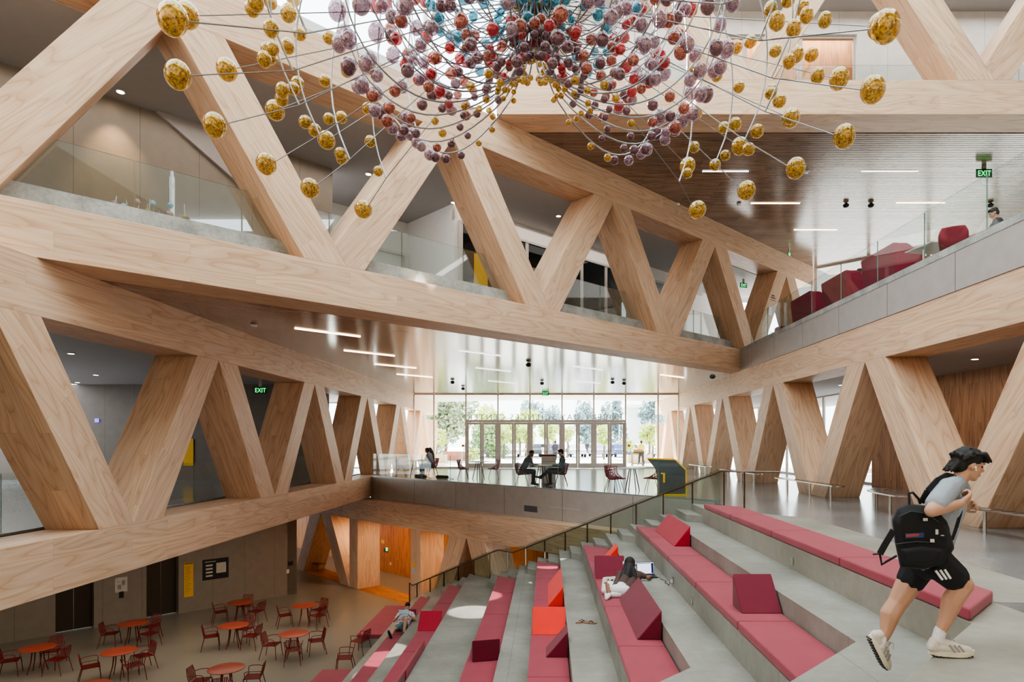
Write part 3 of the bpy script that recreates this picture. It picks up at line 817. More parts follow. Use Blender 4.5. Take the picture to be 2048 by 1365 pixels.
# ------------------------------------------------------------------ ceiling lights
def light_strip(p, d, L, label, mat, group, wdt=.06):
    p = Vector(p); d = Vector(d).normalized()
    o = MB().bar(p - d * L / 2, p + d * L / 2, wdt, .02).build('ceiling_light_strip', mat, None, p, cat='light', group=group, label=label)
    return o
gz = B_B0 - .02
k = 0
spots = ['nearest the left truss', 'second along the left truss', 'third along the left truss', 'farthest along the left truss']
for i, y in enumerate((17.2, 21.2, 24.8, 28.4)):
    light_strip((-5.9, y, gz), DB, 1.85, 'slanting warm light strip in the entry hall ceiling, ' + spots[i], M['warm_strip'], 'light strips in the entry hall ceiling')
for x, y, s in ((-2.2, 21.2, 'just behind the diagonal truss'), (-2.2, 26.0, 'in the middle of the ceiling'), (1.6, 25.4, 'above the seated pair'), (5.6, 28.6, 'near the right truss'), (-2.2, 31.4, 'on the far left before the doors'), (2.0, 31.4, 'on the far right before the doors')):
    light_strip((x, y, gz), DB, 1.85, 'slanting light strip in the entry hall ceiling, ' + s, M['warm_strip'] if x > 5 else M['cool_strip'], 'light strips in the entry hall ceiling')
cz = C_B0 - .02
for u0, u1, v, lb, m in ((1502, 1600, 407, 'bright warm light strip in the slatted ceiling, left of the pair', 'warm_strip'), (1793, 1890, 406, 'warm light strip in the slatted ceiling, right of the pair', 'warm_strip'), (1588, 1674, 460, 'warm light strip in the slatted ceiling, nearest the diagonal truss', 'warm_strip'), (1405, 1497, 343, 'dim light strip in the slatted ceiling beside the hanging glass balls', 'cool_strip'), (1723, 1836, 343, 'dim light strip in the slatted ceiling above the balcony', 'cool_strip')):
    y = FPX * cz / (CV - v); a, b = at(u0, v, y), at(u1, v, y)
    light_strip((a + b) / 2, (1, 0, 0), (b - a).length, lb, M[m], 'light strips in the slatted ceiling')
def downlight(p, label, group, r=.075):
    D = thing('downlight', label, 'light', p, group=group)
    MB().lathe([(r * 1.3, .0), (r * 1.3, -.012), (r * 1.02, -.014)], p, 16).build('trim_ring', M['white_metal'], D)
    MB().lathe([(0, -.02), (r, -.02)], p, 16).build('lens', M['warm_spot'], D)
zc = B_T0 - .03
names = ['above the grey wall at the upper left', 'at the left of the big opening', 'near the middle ceiling', 'low behind the second leaning timber', 'right of the second opening', 'beside the third leaning timber']
for (u, v), nm in zip(((241, 183), (737, 348), (643, 405), (807, 450), (907, 405), (1117, 432)), names):
    downlight(at(u, v, FPX * zc / (CV - v)), 'small round downlight in the upper gallery ceiling, ' + nm, 'downlights in the upper gallery')
zc = 2.44
for (u, v), nm in zip(((142, 707), (192, 750), (155, 765)), ('nearest the first leaning timber', 'the middle one', 'the lowest one')):
    downlight(at(u, v, FPX * zc / (CV - v)), 'round downlight in the left aisle ceiling, ' + nm, 'downlights in the left aisle')
zc = 2.02
downlight(at(1950, 718, FPX * zc / (CV - 718)), 'round downlight in the right aisle ceiling above the running person', 'downlights in the right aisle')
downlight(at(1682, 770, FPX * zc / (CV - 770)), 'round downlight in the right aisle ceiling behind the second timber', 'downlights in the right aisle')
# small ceiling fittings
def fitting(nm, p, prof, label, mat):
    MB().lathe(prof, p, 14).build(nm, mat, None, p, label=label, cat=nm.replace('_', ' '), group=nm.replace('_', ' ') + 's in the ceilings')
sm = [(0, -.055), (.07, -.05), (.085, 0)]
for u, v, z, lb in ((508, 650, 2.95, 'white smoke detector under the entry ceiling beside the long timber beam'), (1355, 408, 8.68, 'white smoke detector, left of two in the slatted ceiling'), (1478, 408, 8.68, 'white smoke detector, right of two in the slatted ceiling'), (1612, 343, 8.68, 'white smoke detector by the dim light strip in the slatted ceiling')):
    fitting('smoke_detector', at(u, v, FPX * z / (CV - v)), sm, lb, M['white_metal'])
spk = [(0, -.16), (.08, -.14), (.11, -.06), (.05, 0)]
for u, v, z, lb in ((1692, 407, 8.68, 'dark ceiling speaker, left of the pair in the slatted ceiling'), (1742, 407, 8.68, 'dark pointed ceiling speaker in the middle of the slatted ceiling'), (1981, 407, 8.68, 'dark ceiling speaker above the seated reader on the balcony'), (1084, 764, 2.95, 'dark pointed ceiling fitting above the entrance doors'), (905, 762, 2.95, 'small dark ceiling fitting at the left of the entry'), (926, 775, 2.95, 'flat dark ceiling fitting before the left doors'), (1225, 762, 2.95, 'small dark ceiling fitting at the right of the entry'), (1248, 764, 2.95, 'flat dark ceiling fitting before the right doors'), (1057, 726, 2.95, 'dark ceiling camera under the entry ceiling'), (1425, 749, 2.3, 'small dome camera on the right timber beam')):
    fitting('ceiling_speaker', at(u, v, FPX * z / (CV - v)), spk, lb, M['dark'])

# ------------------------------------------------------------------ lamps
warm = (1, .66, .36)
for s in (0.0, 2.6, 5.2, 7.8, 10.4, 13.0):
    q = onplane(600, 1000, PA, PBB, PC) + DL * s + NL * 1.05
    lamp('AREA', 'corridor_lamp', (q.x, q.y, LB0 - .04), 48, warm, 1.6, .25, (0, 0, 0))
lamp('AREA', 'lower_hall_fill', (-11.5, 19, A_B0 - .25), 330, (1, .86, .70), 5, 14, (0, 0, -math.pi / 4))  # added warm fill that lifts the dark lower hall, no actual fixture
lamp('AREA', 'left_aisle_fill', (-12.5, 14, 2.3), 55, (1, .86, .7), 2, 20)  # broad fill added to brighten the left aisle
lamp('AREA', 'right_aisle_fill', (10.4, 13, 1.95), 110, (1, .86, .7), 1.2, 16)  # broad fill added to brighten the right aisle
q = bp(6, 2.6, B_T0 - .1)
lamp('AREA', 'upper_gallery_lamp', q, 260, (1, .9, .8), 26, 2, (0, 0, math.pi / 4))
lamp('AREA', 'balcony_lamp', (14, 20, C_B0 - .2), 120, (1, .95, .9), 8, 8)
lamp('AREA', 'top_gallery_lamp', (8, 19.5, 14.0), 400, (1, .97, .94), 20, 2)
lamp('AREA', 'entry_hall_fill', (0, 31, B_B0 - .1), 260, (1, .96, .92), 10, 10)  # added fill for door frames, people and floor, apart from the ceiling strips
lamp('AREA', 'top_room_fill', (7.5, 21.55, 13.9), 160, (1, .95, .88), 6, .4)  # light added behind the top window so the amber boards show
for i, (tx, ty, tz, ang) in enumerate(((-2.1, 18.0, LV[9], .030), (-1.4, 19.0, LV[8], .022), (-4.4, 16.9, LV[12], .026), (.0, 18.6, LV[6], .02), (-5.7, 17.0, -6.2, .024))):  # spots added under the roof to imitate sun patches on the lower seating
    src = Vector((tx + 5.5, ty - 2.5, ROOF - .5)); dv = Vector((tx, ty, tz)) - src
    sp = lamp('SPOT', 'sun_patch_spot', src, 45000, (1, .97, .9), .03, spot=ang * 2.4, blend=.35); sp.rotation_euler = dv.to_track_quat('-Z', 'Y').to_euler()
lamp('SPOT', 'wall_washer', at(241, 183, FPX * 7.7 / (CV - 183)), 260, warm, .05, rot=(.25, 0, .78), spot=1.1, blend=.9)

# ------------------------------------------------------------------ steel perch benches around the right truss
def perch(pts, label, legs, zf=L0Z):
    z = zf + .44
    B = thing('steel_bench', label, 'bench', (pts[0][0], pts[0][1], zf), group='curved steel benches by the timbers')
    P = []
    from mathutils.geometry import interpolate_bezier
    V = [Vector((x, y, z)) for x, y in pts]
    for i in range(len(V) - 1):
        a, b = V[i], V[i + 1]
        ta = (V[i + 1] - V[i - 1]) / 6 if i else (b - a) / 3
        tb = (V[i + 2] - V[i]) / 6 if i + 2 < len(V) else (b - a) / 3
        P += interpolate_bezier(a, a + ta, b - tb, b, 9)[:-1]
    P.append(V[-1])
    mb = MB(); w = .17; L, R = [], []
    for i, p in enumerate(P):
        t = (P[min(i + 1, len(P) - 1)] - P[max(i - 1, 0)]).normalized(); nn = Vector((-t.y, t.x, 0))
        L.append(p + nn * w); R.append(p - nn * w)
    def cap(c, t, a0): return [c + Vector((math.cos(a0 + math.pi * k / 8), math.sin(a0 + math.pi * k / 8), 0)) * w for k in range(1, 8)]
    a0 = math.atan2((L[0] - P[0]).y, (L[0] - P[0]).x); a1 = math.atan2((R[-1] - P[-1]).y, (R[-1] - P[-1]).x)
    ring = R + cap(P[-1], None, a1) + L[::-1] + cap(P[0], None, a0)
    nL = len(L)
    for i in range(nL - 1):
        mb.prism([R[i], R[i + 1], L[i + 1], L[i]], (0, 0, -.03))
    mb.prism(cap(P[-1], None, a1) + [L[-1], R[-1]], (0, 0, -.03)); mb.prism(cap(P[0], None, a0) + [R[0], L[0]], (0, 0, -.03))
    mb.build('seat', M['steel'], B)
    sl = MB()
    for i in range(2, nL - 2, 2):
        sl.bar(P[i] + (L[i] - P[i]) * .72 + Vector((0, 0, .002)), P[i] + (R[i] - P[i]) * .72 + Vector((0, 0, .002)), .02, .004)
    sl.build('grille', M['dark'], B)
    for k in legs:
        p = P[int(k * (len(P) - 1))]
        MB().tube([(p.x, p.y, zf), (p.x, p.y, z - .03)], .028, 10).build('leg', M['steel'], B)
perch([(7.62, 20.9), (7.7, 19.4), (7.72, 18.1), (7.75, 17.0)], 'curved steel bench wrapping the third leaning timber, left of the runner', (.15, .5, .9))
perch([(7.62, 27.6), (7.68, 26.0), (7.72, 24.6), (7.74, 23.5)], 'curved steel bench beside the stair rail, before the fourth timbers', (.15, .5, .88))
perch([(7.62, 33.6), (7.7, 32.0), (7.73, 30.6)], 'farthest curved steel bench, near the entrance glass', (.2, .8))
perch([(8.35, 16.0), (7.98, 15.55), (7.76, 14.8), (7.70, 13.9)], 'short steel bench with a round end just behind the runner', (.18, .3, .85))
perch([(7.5, 12.4), (7.62, 11.4), (7.74, 10.4), (7.76, 9.2)], 'steel bench at the right edge, in front of the runner', (.12, .45, .75))

# sloping underside of the stair at the back of the upper gallery
pst = [onplane(u, v, 1, -1, CB - 3.9 * 1.41421) for u, v in ((313, 222), (520, 404), (600, 404), (430, 222))]
MB().prism(pst, NB * .1).build('wall_back', M['ceil_grey'], kind=S)
perch([(-12.7, 33.9), (-12.25, 33.45), (-11.75, 33.3)], 'small steel bench between the leaning legs of the lower truss', (.2, .8), ZF)
p = onplane(1546, 599, 1, -1, CB)
TS = thing('timber_sign', 'small dark lettering lines on the leaning timber beside the balcony end', 'sign', p)
for i, (w_, dz) in enumerate(((.30, .16), (.42, .06), (.56, -.05))):
    MB().box((p.x + .008, p.y - .008, p.z + dz), (w_, .006, .05 if i < 2 else .02), math.pi / 4).build('lettering', M['dark'], TS)
p = onplane(1540, 622, 1, -1, CB)
MB().box((p.x + .008, p.y - .008, p.z), (.30, .006, .40), math.pi / 4).build('paper_notice', M['white_metal'], None, p, label='white paper notice on the leaning timber beside the balcony end', cat='notice')
# ------------------------------------------------------------------ numbered kiosk
K = thing('wayfinding_kiosk', 'dark grey wayfinding stand with yellow edges and a yellow numeral', 'stand', (3.6, 18.75, L0Z))
yk, dk = 19.05, .34
KP = [at(u, v, yk) for u, v in ((1318.5, 994), (1318.5, 944), (1298, 919), (1350, 921), (1371, 941), (1371, 994.5))]
KP[0].z = KP[5].z = L0Z + .004
MB().prism(KP, (0, dk, 0)).build('body', m_plain('kiosk_grey', rgb(66, 72, 74), .5), K)
ye = MB()
for a, b in ((2, 3), (3, 4), (4, 5)):
    p, q = KP[a], KP[b]; d = (q - p).normalized(); nn = Vector((-d.z, 0, d.x)); nn = nn if (nn.z > .2 or nn.x > .2) else -nn
    ye.prism([p - Vector((0, .01, 0)), q - Vector((0, .01, 0)), q + nn * .035 - Vector((0, .01, 0)), p + nn * .035 - Vector((0, .01, 0))], (0, dk + .02, 0))
ye.box2((KP[0].x, yk - .012, L0Z + .004), (KP[5].x, yk - .002, L0Z + .05))
ye.build('edge_band', M['yellow'], K)
p = at(1327, 966, yk)
nb = MB().box((p.x + .015, yk - .008, p.z + .145), (.055, .01, .29)).box((p.x - .045, yk - .008, p.z + .275), (.07, .01, .04))
nb.build('numeral', M['yellow'], K)

# ------------------------------------------------------------------ signs on the lower walls
def wall_sign(nm, cpx, label, mat, off=.012, pl=(1, -1, CW), cat='sign', side=1):
    (u0, v0, u1, v1) = cpx
    a, b = onplane(u0, v0, *pl), onplane(u1, v1, *pl)
    nrm = Vector((pl[0], pl[1], 0)).normalized(); c0 = pl[2]
    if (nrm.x * 0 + nrm.y * 0) * 1 < c0: nrm = -nrm     # toward the viewer
    if c0 < 0: nrm = Vector((pl[0], pl[1], 0)).normalized()
    z1, z0 = max(a.z, b.z), min(a.z, b.z)
    a.z = b.z = 0
    T = thing(nm, label, cat, ((a.x + b.x) / 2, (a.y + b.y) / 2, z0))
    MB().prism([a + Vector((0, 0, z0)), b + Vector((0, 0, z0)), b + Vector((0, 0, z1)), a + Vector((0, 0, z1))], nrm * off).build('plate', mat, T)
    return T, a, b, z0, z1, nrm * (off + .002)
def strokes(T, a, b, z0, z1, off, rects, mat, nm='print'):
    mb = MB()
    for x0, y0, x1, y1 in rects:
        p, q = a.lerp(b, x0), a.lerp(b, x1)
        mb.prism([p + off + Vector((0, 0, z0 + (z1 - z0) * y0)), q + off + Vector((0, 0, z0 + (z1 - z0) * y0)), q + off + Vector((0, 0, z0 + (z1 - z0) * y1)), p + off + Vector((0, 0, z0 + (z1 - z0) * y1))], off.normalized() * .001)
    return mb.build(nm, mat, T)
M['print'] = m_plain('dull_print', rgb(150, 112, 14), .6)
M['pale'] = m_plain('pale_print', rgb(205, 200, 190), .6)
s = wall_sign('directory_sign', (368, 1127, 386.6, 1193), 'tall narrow yellow directory sign on the grey wall between lift and map', M['yellow'])
strokes(*s, [(.12, .1 + .055 * i, .55 + .3 * ((i * 7) % 3) / 3, .11 + .055 * i) for i in range(15)] + [(.05, .95, .95, .99)], M['print'])
s = wall_sign('map_board', (405, 1121, 457, 1155), 'black map board with a white floor plan on the grey wall', M['dark'])
strokes(*s, [(.52, .28, .9, .78), (.08, .86, .5, .89)] + [(.12, .15 + .17 * i, .38, .23 + .17 * i) for i in range(4)], M['pale'])
s = wall_sign('notice_board', (230, 1157, 254.6, 1183), 'pale framed notice on the grey wall between the two lifts', M['pale'])
strokes(*s, [(.2, .2, .5, .5), (.55, .45, .8, .8), (.15, .7, .45, .74)], m_plain('grey_print', rgb(150, 146, 140), .6))
s = wall_sign('call_button_plate', (238, 1184, 247.6, 1196), 'small dark lift call plate below the pale notice', M['dark'])
s = wall_sign('room_plate', (576, 1124, 586, 1131), 'small dark plate at the end of the grey wall', M['dark'])
s = wall_sign('wall_switch', (573, 1140, 578, 1147), 'white switch near the end of the grey wall', M['white_metal'])
pb = (1, 1, cw - .02)
s = wall_sign('reader_plate', (768, 1097, 776, 1106), 'small dark access reader on the amber wall', M['dark'], pl=pb)
s2 = wall_sign('status_light', (772.5, 1096, 775.5, 1103), 'green lit access indicator on the amber wall', M['green'], .03, pl=pb)
s = wall_sign('room_sign', (763, 1080, 769, 1088), 'yellow and grey room sign on the amber wall above the reader', M['yellow'], pl=pb)
s = wall_sign('wall_switch', (780, 1125, 783, 1131), 'white light switch on the amber wall', M['white_metal'], pl=pb)
pp = (PA, PBB, PC - .02)
s = wall_sign('post_sign', (824, 1127, 831.5, 1134), 'yellow sign on the wooden post by the stair foot', M['yellow'], pl=pp)
s = wall_sign('post_plate', (824, 1135, 831, 1149), 'two grey plates below the yellow sign on the post', M['alu'], pl=pp)
s = wall_sign('door_plate', (704.5, 1105, 709.5, 1114), 'grey plate on the wooden post left of the opening', M['alu'], pl=pp)
pf = (1, 1, CF - .085)
s = wall_sign('vent_grille', (1048.5, 1011, 1075, 1026), 'grey vent grille in the slab edge below the cafe', m_plain('grille_grey', rgb(110, 108, 110), .5, .3), pl=pf, cat='vent')
strokes(*s, [(.05, .08 + .12 * i, .95, .13 + .12 * i) for i in range(8)], M['dark'], 'slats')
s = wall_sign('slot_diffuser', (1100, 1014.5, 1161, 1021), 'slim white linear diffuser in the slab edge beside the vent', M['white_metal'], pl=pf, cat='diffuser')
p = at(377, 905, 26.96)
MB().box(p, (.42, .02, 1.15)).build('wall_sign', M['yellow'], None, p, label='tall yellow sign on the grey core wall behind the left truss', cat='sign')
p = at(193.5, 841.5, 26.96)
MB().box(p, (.16, .03, .16)).build('wall_screen', m_emit('violet_screen', (.25, .2, 1, 1), 2.0), None, p, label='small glowing violet screen on the grey core wall behind the left truss', cat='screen')
# yellow sign on the upper gallery wall, and small ones at the entrance
a = bp(10.2, 6.38, 0)
o = MB().box((0, 0, 0), (.55, .02, 1.0)).build('hanging_sign', M['yellow'], None, label='yellow rectangular sign inside the upper gallery beside a leaning timber', cat='sign')
o.location = at(962, 541, 20.6); o.rotation_euler.z = math.pi / 4
for u, lb in ((926, 'small amber sticker on the glass left of the entrance doors'), (1258, 'small amber sticker on the glass right of the entrance doors')):
    p = at(u, 892, 38.95)
    MB().box(p, (.16, .006, .14)).build('door_sticker', m_plain('amber_sticker', rgb(190, 130, 50), .5) if u < 1000 else bpy.data.materials['amber_sticker'], None, p, label=lb, cat='sticker')
# ------------------------------------------------------------------ hanging sculpture of glass orbs
def m_orb(name, light, deep, clear=.3, scale=5.0):
    t = NT(name); g = t.n('ShaderNodeTexCoord').outputs['Object']
    oi = t.n('ShaderNodeObjectInfo').outputs['Random']
    ad = t.n('ShaderNodeVectorMath', operation='ADD'); t.l(g, ad.inputs[0]); t.l(oi, ad.inputs[1])
    f = t.noise(ad.outputs[0], scale, 4, .7)
    c = t.ramp(f, [(.42, deep), (.50, light), (.72, (min(1, light[0] * 1.7), min(1, light[1] * 1.7), min(1, light[2] * 1.7), 1))])
    p = t.n('ShaderNodeBsdfPrincipled'); t.l(c, p.inputs['Base Color']); p.inputs['Roughness'].default_value = .06
    p.inputs['Metallic'].default_value = .3; p.inputs['Coat Weight'].default_value = 1.0; p.inputs['Coat IOR'].default_value = 1.8; p.inputs['Coat Roughness'].default_value = .02
    tr = t.n('ShaderNodeBsdfTransparent'); t.l(t.mixc(.35, c, (1, 1, 1, 1)), tr.inputs[0])
    mx = t.n('ShaderNodeMixShader'); mx.inputs[0].default_value = 1 - clear
    t.l(tr.outputs[0], mx.inputs[1]); t.l(p.outputs[0], mx.inputs[2]); t.l(mx.outputs[0], t.out.inputs[0]); return t.m
OM = {'gold': m_orb('gold_glass', rgb(214, 172, 44), rgb(132, 100, 18), .42), 'lilac': m_orb('lilac_glass', rgb(180, 154, 170), rgb(134, 102, 118), .48),
      'plum': m_orb('plum_glass', rgb(132, 88, 102), rgb(84, 46, 60), .38), 'red': m_orb('red_glass', rgb(208, 50, 60), rgb(154, 26, 44), .45),
      'teal': m_orb('teal_glass', rgb(60, 176, 196), rgb(24, 116, 146), .45), 'amber': m_orb('amber_glass', rgb(190, 104, 80), rgb(110, 44, 40), .4)}
OS = {'gold': m_orb('small_gold_glass', rgb(214, 172, 44), rgb(132, 100, 18), .42, 40), 'lilac': m_orb('small_lilac_glass', rgb(180, 154, 170), rgb(134, 102, 118), .48, 40),
      'plum': m_orb('small_plum_glass', rgb(132, 88, 102), rgb(84, 46, 60), .38, 40), 'red': m_orb('small_red_glass', rgb(208, 50, 60), rgb(154, 26, 44), .45, 40),
      'teal': m_orb('small_teal_glass', rgb(60, 176, 196), rgb(24, 116, 146), .45, 40), 'amber': m_orb('small_amber_glass', rgb(190, 104, 80), rgb(110, 44, 40), .4, 40)}
OK = list(OM)
HX, HY, HK = -.17, 8.1, 4.05
HS = thing('hanging_sculpture', 'hanging sculpture of coloured glass orbs on steel ribs under the skylight', 'sculpture', (HX, HY, 4.9))
def hp(phi, r, z): return Vector((HX + HK * r * math.cos(phi), HY + HK * r * math.sin(phi), HK * z))
MB().lathe([(.0, 4.93), (.10, 4.93), (.10, 5.05), (.09, 5.06), (.09, 8.0), (.05, 8.05), (.05, ROOF - .2)], (HX, HY, 0), 20).build('stem', M['steel'], HS)
def spline(pts, n):
    from mathutils.geometry import interpolate_bezier
    V = [Vector((a, b, 0)) for a, b in pts]; out = []
    for i in range(len(V) - 1):
        a, b = V[i], V[i + 1]
        ta = (V[i + 1] - V[i - 1]) / 6 if i else (b - a) / 3
        tb = (V[i + 2] - V[i]) / 6 if i + 2 < len(V) else (b - a) / 3
        out += interpolate_bezier(a, a + ta, b - tb, b, n)[:-1]
    return out + [V[-1]]
U1 = spline([(.035, 1.27), (.05, 1.18), (.10, 1.10), (.2, 1.035), (.3, 1.003), (.39, 1.012), (.47, 1.06), (.53, 1.13), (.565, 1.22), (.585, 1.35), (.57, 1.52)], 6)
U2 = spline([(.03, 1.32), (.06, 1.22), (.14, 1.145), (.25, 1.125), (.35, 1.175), (.42, 1.275), (.455, 1.41), (.45, 1.58)], 6)
U3 = spline([(.03, 1.42), (.05, 1.34), (.11, 1.27), (.20, 1.255), (.28, 1.32), (.335, 1.44), (.345, 1.62)], 6)
OA = spline([(.703, 1.0), (.755, 1.12), (.782, 1.25), (.775, 1.4), (.73, 1.56)], 6)
orbs = []
rnd = random.Random(3)
def orb(p, r, col, axis): orbs.append((p, r, col, axis))
steel_rib = m_plain('rib_steel', rgb(150, 152, 155), .3, .95, .03)
for i in range(24):
    if 45 < 9 + 15 * i < 135: continue          # the far side of the sculpture is open
    phi = math.radians(9 + 15 * i)
    rad = Vector((math.cos(phi), math.sin(phi), 0))
    for path, rr in ((U1, .010), (U2, .008), (U3, .008), (OA, .011)):
        MB().tube([hp(phi, q.x, q.y) for q in path[::2] + ([path[-1]] if (len(path) - 1) % 2 else [])], rr, 5, cap=False).build('rib', steel_rib, HS)
    rb = .885 - .14 * math.sin(phi) + rnd.uniform(-.015, .015); zb = .925 + rnd.uniform(-.012, .012)
    MB().tube([hp(phi, .022, 1.40), hp(phi, .703, 1.0), hp(phi, rb, zb)], .007, 5, cap=False).build('spoke', steel_rib, HS)
    orb(hp(phi, rb + .03, zb - .006), .145, 'gold', rad)
    if True:
        p2 = phi + math.radians(7.5); r2 = .93 - .08 * math.sin(phi)
        MB().tube([hp(p2, .02, 1.36), hp(p2, r2, 1.16)], .006, 5, cap=False).build('spoke', steel_rib, HS)
        orb(hp(p2, r2 + .03, 1.155), .14, 'gold', rad)
    def along(path, ts, rs, cols, ph):
        n = len(path) - 1
        for t, r, c in zip(ts, rs, cols):
            t = min(.98, max(.01, t + rnd.uniform(-.02, .02)))
            k = t * n; a = int(k); q = path[a].lerp(path[a + 1], k - a); tg = (path[a + 1] - path[a]).normalized()
            nn = Vector((tg.y, -tg.x, 0)) if True else None       # outward / downward side of the rib
            w3 = rad * nn.x + Vector((0, 0, nn.y))
            orb(hp(ph, q.x, q.y) + w3 * (r + .02), r * rnd.uniform(.9, 1.1), rnd.choice(c), rad)
    g, pl, li, rd, te, am = ['gold'], ['plum'], ['lilac'], ['red'], ['teal'], ['amber']
    along(U1, [.10, .19, .27, .34, .41, .47, .53, .59, .65, .72, .80, .90], [.032, .036, .04, .046, .052, .06, .07, .08, .09, .10, .105, .11],
          [g, g, g, g + pl, pl + g, pl + am, pl + am + li, li + am, li, li + pl, li, li], phi)
    along(U2, [.12, .22, .31, .40, .49, .58, .67, .77, .88], [.042, .05, .055, .06, .066, .072, .08, .085, .09],
          [pl + rd, pl + rd, pl, am + pl, rd + am, pl + li, rd + am, rd + li + am, rd + pl], phi)
    along(U3, [.14, .27, .4, .53, .66, .79, .92], [.042, .05, .056, .064, .07, .078, .085],
          [g + te, te + g, te + am, te, te + rd, te + rd, te + pl], phi)
    ph2 = phi + math.radians(7.5)
    if not 45 < math.degrees(ph2) < 135:
        rb2 = MB()
        for path in (U2, U3): rb2.tube([hp(ph2, q.x * 1.08, q.y + .06) for q in path[::2]], .008, 5, cap=False)
        rb2.build('rib', steel_rib, HS)
        P2 = [Vector((q.x * 1.08, q.y + .06, 0)) for q in U2]; P3 = [Vector((q.x * 1.08, q.y + .06, 0)) for q in U3]
        along(P2, [.16, .28, .40, .52, .64, .76, .90], [.05, .055, .062, .07, .085, .09, .095], [pl, pl + rd, rd + am, pl + li, pl, rd + li, pl], ph2)
        along(P3, [.2, .36, .52, .68, .84, .96], [.046, .054, .062, .072, .08, .085], [te + g, te, rd + te, te + am, rd + pl, te + pl], ph2)
    along(OA, [.10, .34, .58, .82], [.085, .09, .095, .10], [g, g, g, g], phi)
    if not 45 < math.degrees(ph2) < 135:
        for rr_, zz_ in ((.80, 1.04), (.845, 1.22), (.80, 1.38)):
            orb(hp(ph2, rr_ + rnd.uniform(-.04, .04), zz_ + rnd.uniform(-.03, .03)), .09, 'gold', rad)
# the hundred orbs that show largest are parts of their own, the rest one mass
def shown(o):
    p, r = o[0], o[1]
    if p.y < 1: return 0
    u, v = CU + FPX * p.x / p.y, CV - FPX * p.z / p.y
    return r / p.y if -30 < u < 2078 and -25 < v < 1365 else 0
orbs.sort(key=shown, reverse=True)
base = {}
for k in OK:
    me = MB().ball((0, 0, 0), (.86, 1, 1), 20, 12).mesh('glass_orb', Vector((0, 0, 0))); me.materials.append(OM[k]); base[k] = me
for p, r, c, ax in orbs[:100]:
    o = bpy.data.objects.new('glass_orb', base[c]); COL.objects.link(o); o.parent = HS
    o.location = p - HS.location; o.scale = (r, r, r); o.rotation_euler = (0, 0, math.atan2(ax.y, ax.x))
    o['label'] = '%s glass orb' % {'gold': 'golden', 'plum': 'plum', 'lilac': 'lilac', 'red': 'red', 'teal': 'teal', 'amber': 'amber'}[c]
mb = MB(); mi = []
for p, r, c, ax in orbs[100:]:
    n0 = len(mb.f); mb.ball(p, r, 12, 8); mi += [OK.index(c)] * (len(mb.f) - n0)
o = mb.build('glass_orbs', OS['gold'], HS, kind='stuff')
for k in OK[1:]: o.data.materials.append(OS[k])
for pl_, k in zip(o.data.polygons, mi): pl_.material_index = k
# ------------------------------------------------------------------ lower floor tables and chairs
M['red_metal'] = m_plain('dark_red_metal', rgb(118, 34, 34), .45, .1)
M['red_top'] = m_plain('orange_red_table_top', rgb(150, 68, 50), .4, 0, .05)
def metal_chair():
    c = thing('metal_chair', 'x', 'chair'); m = M['red_metal']
    sh = MB()                                    # seat: thin slats on a rim
    ring = [(-.21, -.21, .44), (.21, -.21, .44), (.20, .2, .425), (-.20, .2, .425)]
    sh.tube(ring, .011, 6, closed=True)
    for i in range(9):
        x = -.17 + i * .0425; sh.bar((x, -.21, .44), (x * .95, .2, .425), .026, .006)
    sh.build('seat', m, c)
    bk = MB()
    fr = [(-.20, .2, .43), (-.215, .245, .62), (-.17, .285, .80), (.17, .285, .80), (.215, .245, .62), (.20, .2, .43)]
    bk.tube(fr, .011, 6)
    for i in range(8):
        x = -.15 + i * .043; bk.bar((x, .205, .45), (x * 1.0, .284, .795), .022, .006, up=(0, -1, .2))
    bk.build('backrest', m, c)
    for sx in (-1, 1):
        MB().tube([(sx * .21, -.2, .44), (sx * .25, -.24, 0)], [.013, .010], 6).build('leg', m, c)
        MB().tube([(sx * .20, .2, .425), (sx * .24, .30, 0)], [.013, .010], 6).build('leg', m, c)
        MB().tube([(sx * .21, -.17, .44), (sx * .265, -.17, .63), (sx * .27, -.1, .655), (sx * .265, .1, .65), (sx * .215, .245, .62)], .011, 6).build('armrest', m, c)
    return c
def metal_table():
    t = thing('round_table', 'x', 'table')
    MB().lathe([(0, .715), (.44, .715), (.46, .722), (.46, .734), (.45, .74), (0, .74)], n=40).build('tabletop', M['red_top'], t)
    for a in (45, 135, 225, 315):
        ca, sa = math.cos(math.radians(a)), math.sin(math.radians(a))
        MB().tube([(.13 * ca, .13 * sa, .715), (.17 * ca, .17 * sa, .35), (.27 * ca, .27 * sa, 0)], [.02, .016, .012], 6).build('leg', M['red_metal'], t)
    return t
ch0, tb0 = metal_chair(), metal_table()
used = {'c': False, 't': False}
def place(proto, key, x, y, z, rz, label, group):
    if not used.get(key):
        used[key] = True; o = proto; o.location = (x, y, z); o.rotation_euler.z = rz; o['label'] = label; o['group'] = group; return o
    return dup(proto, (x, y, z), rz, label, group)
TZ = ZF + .74
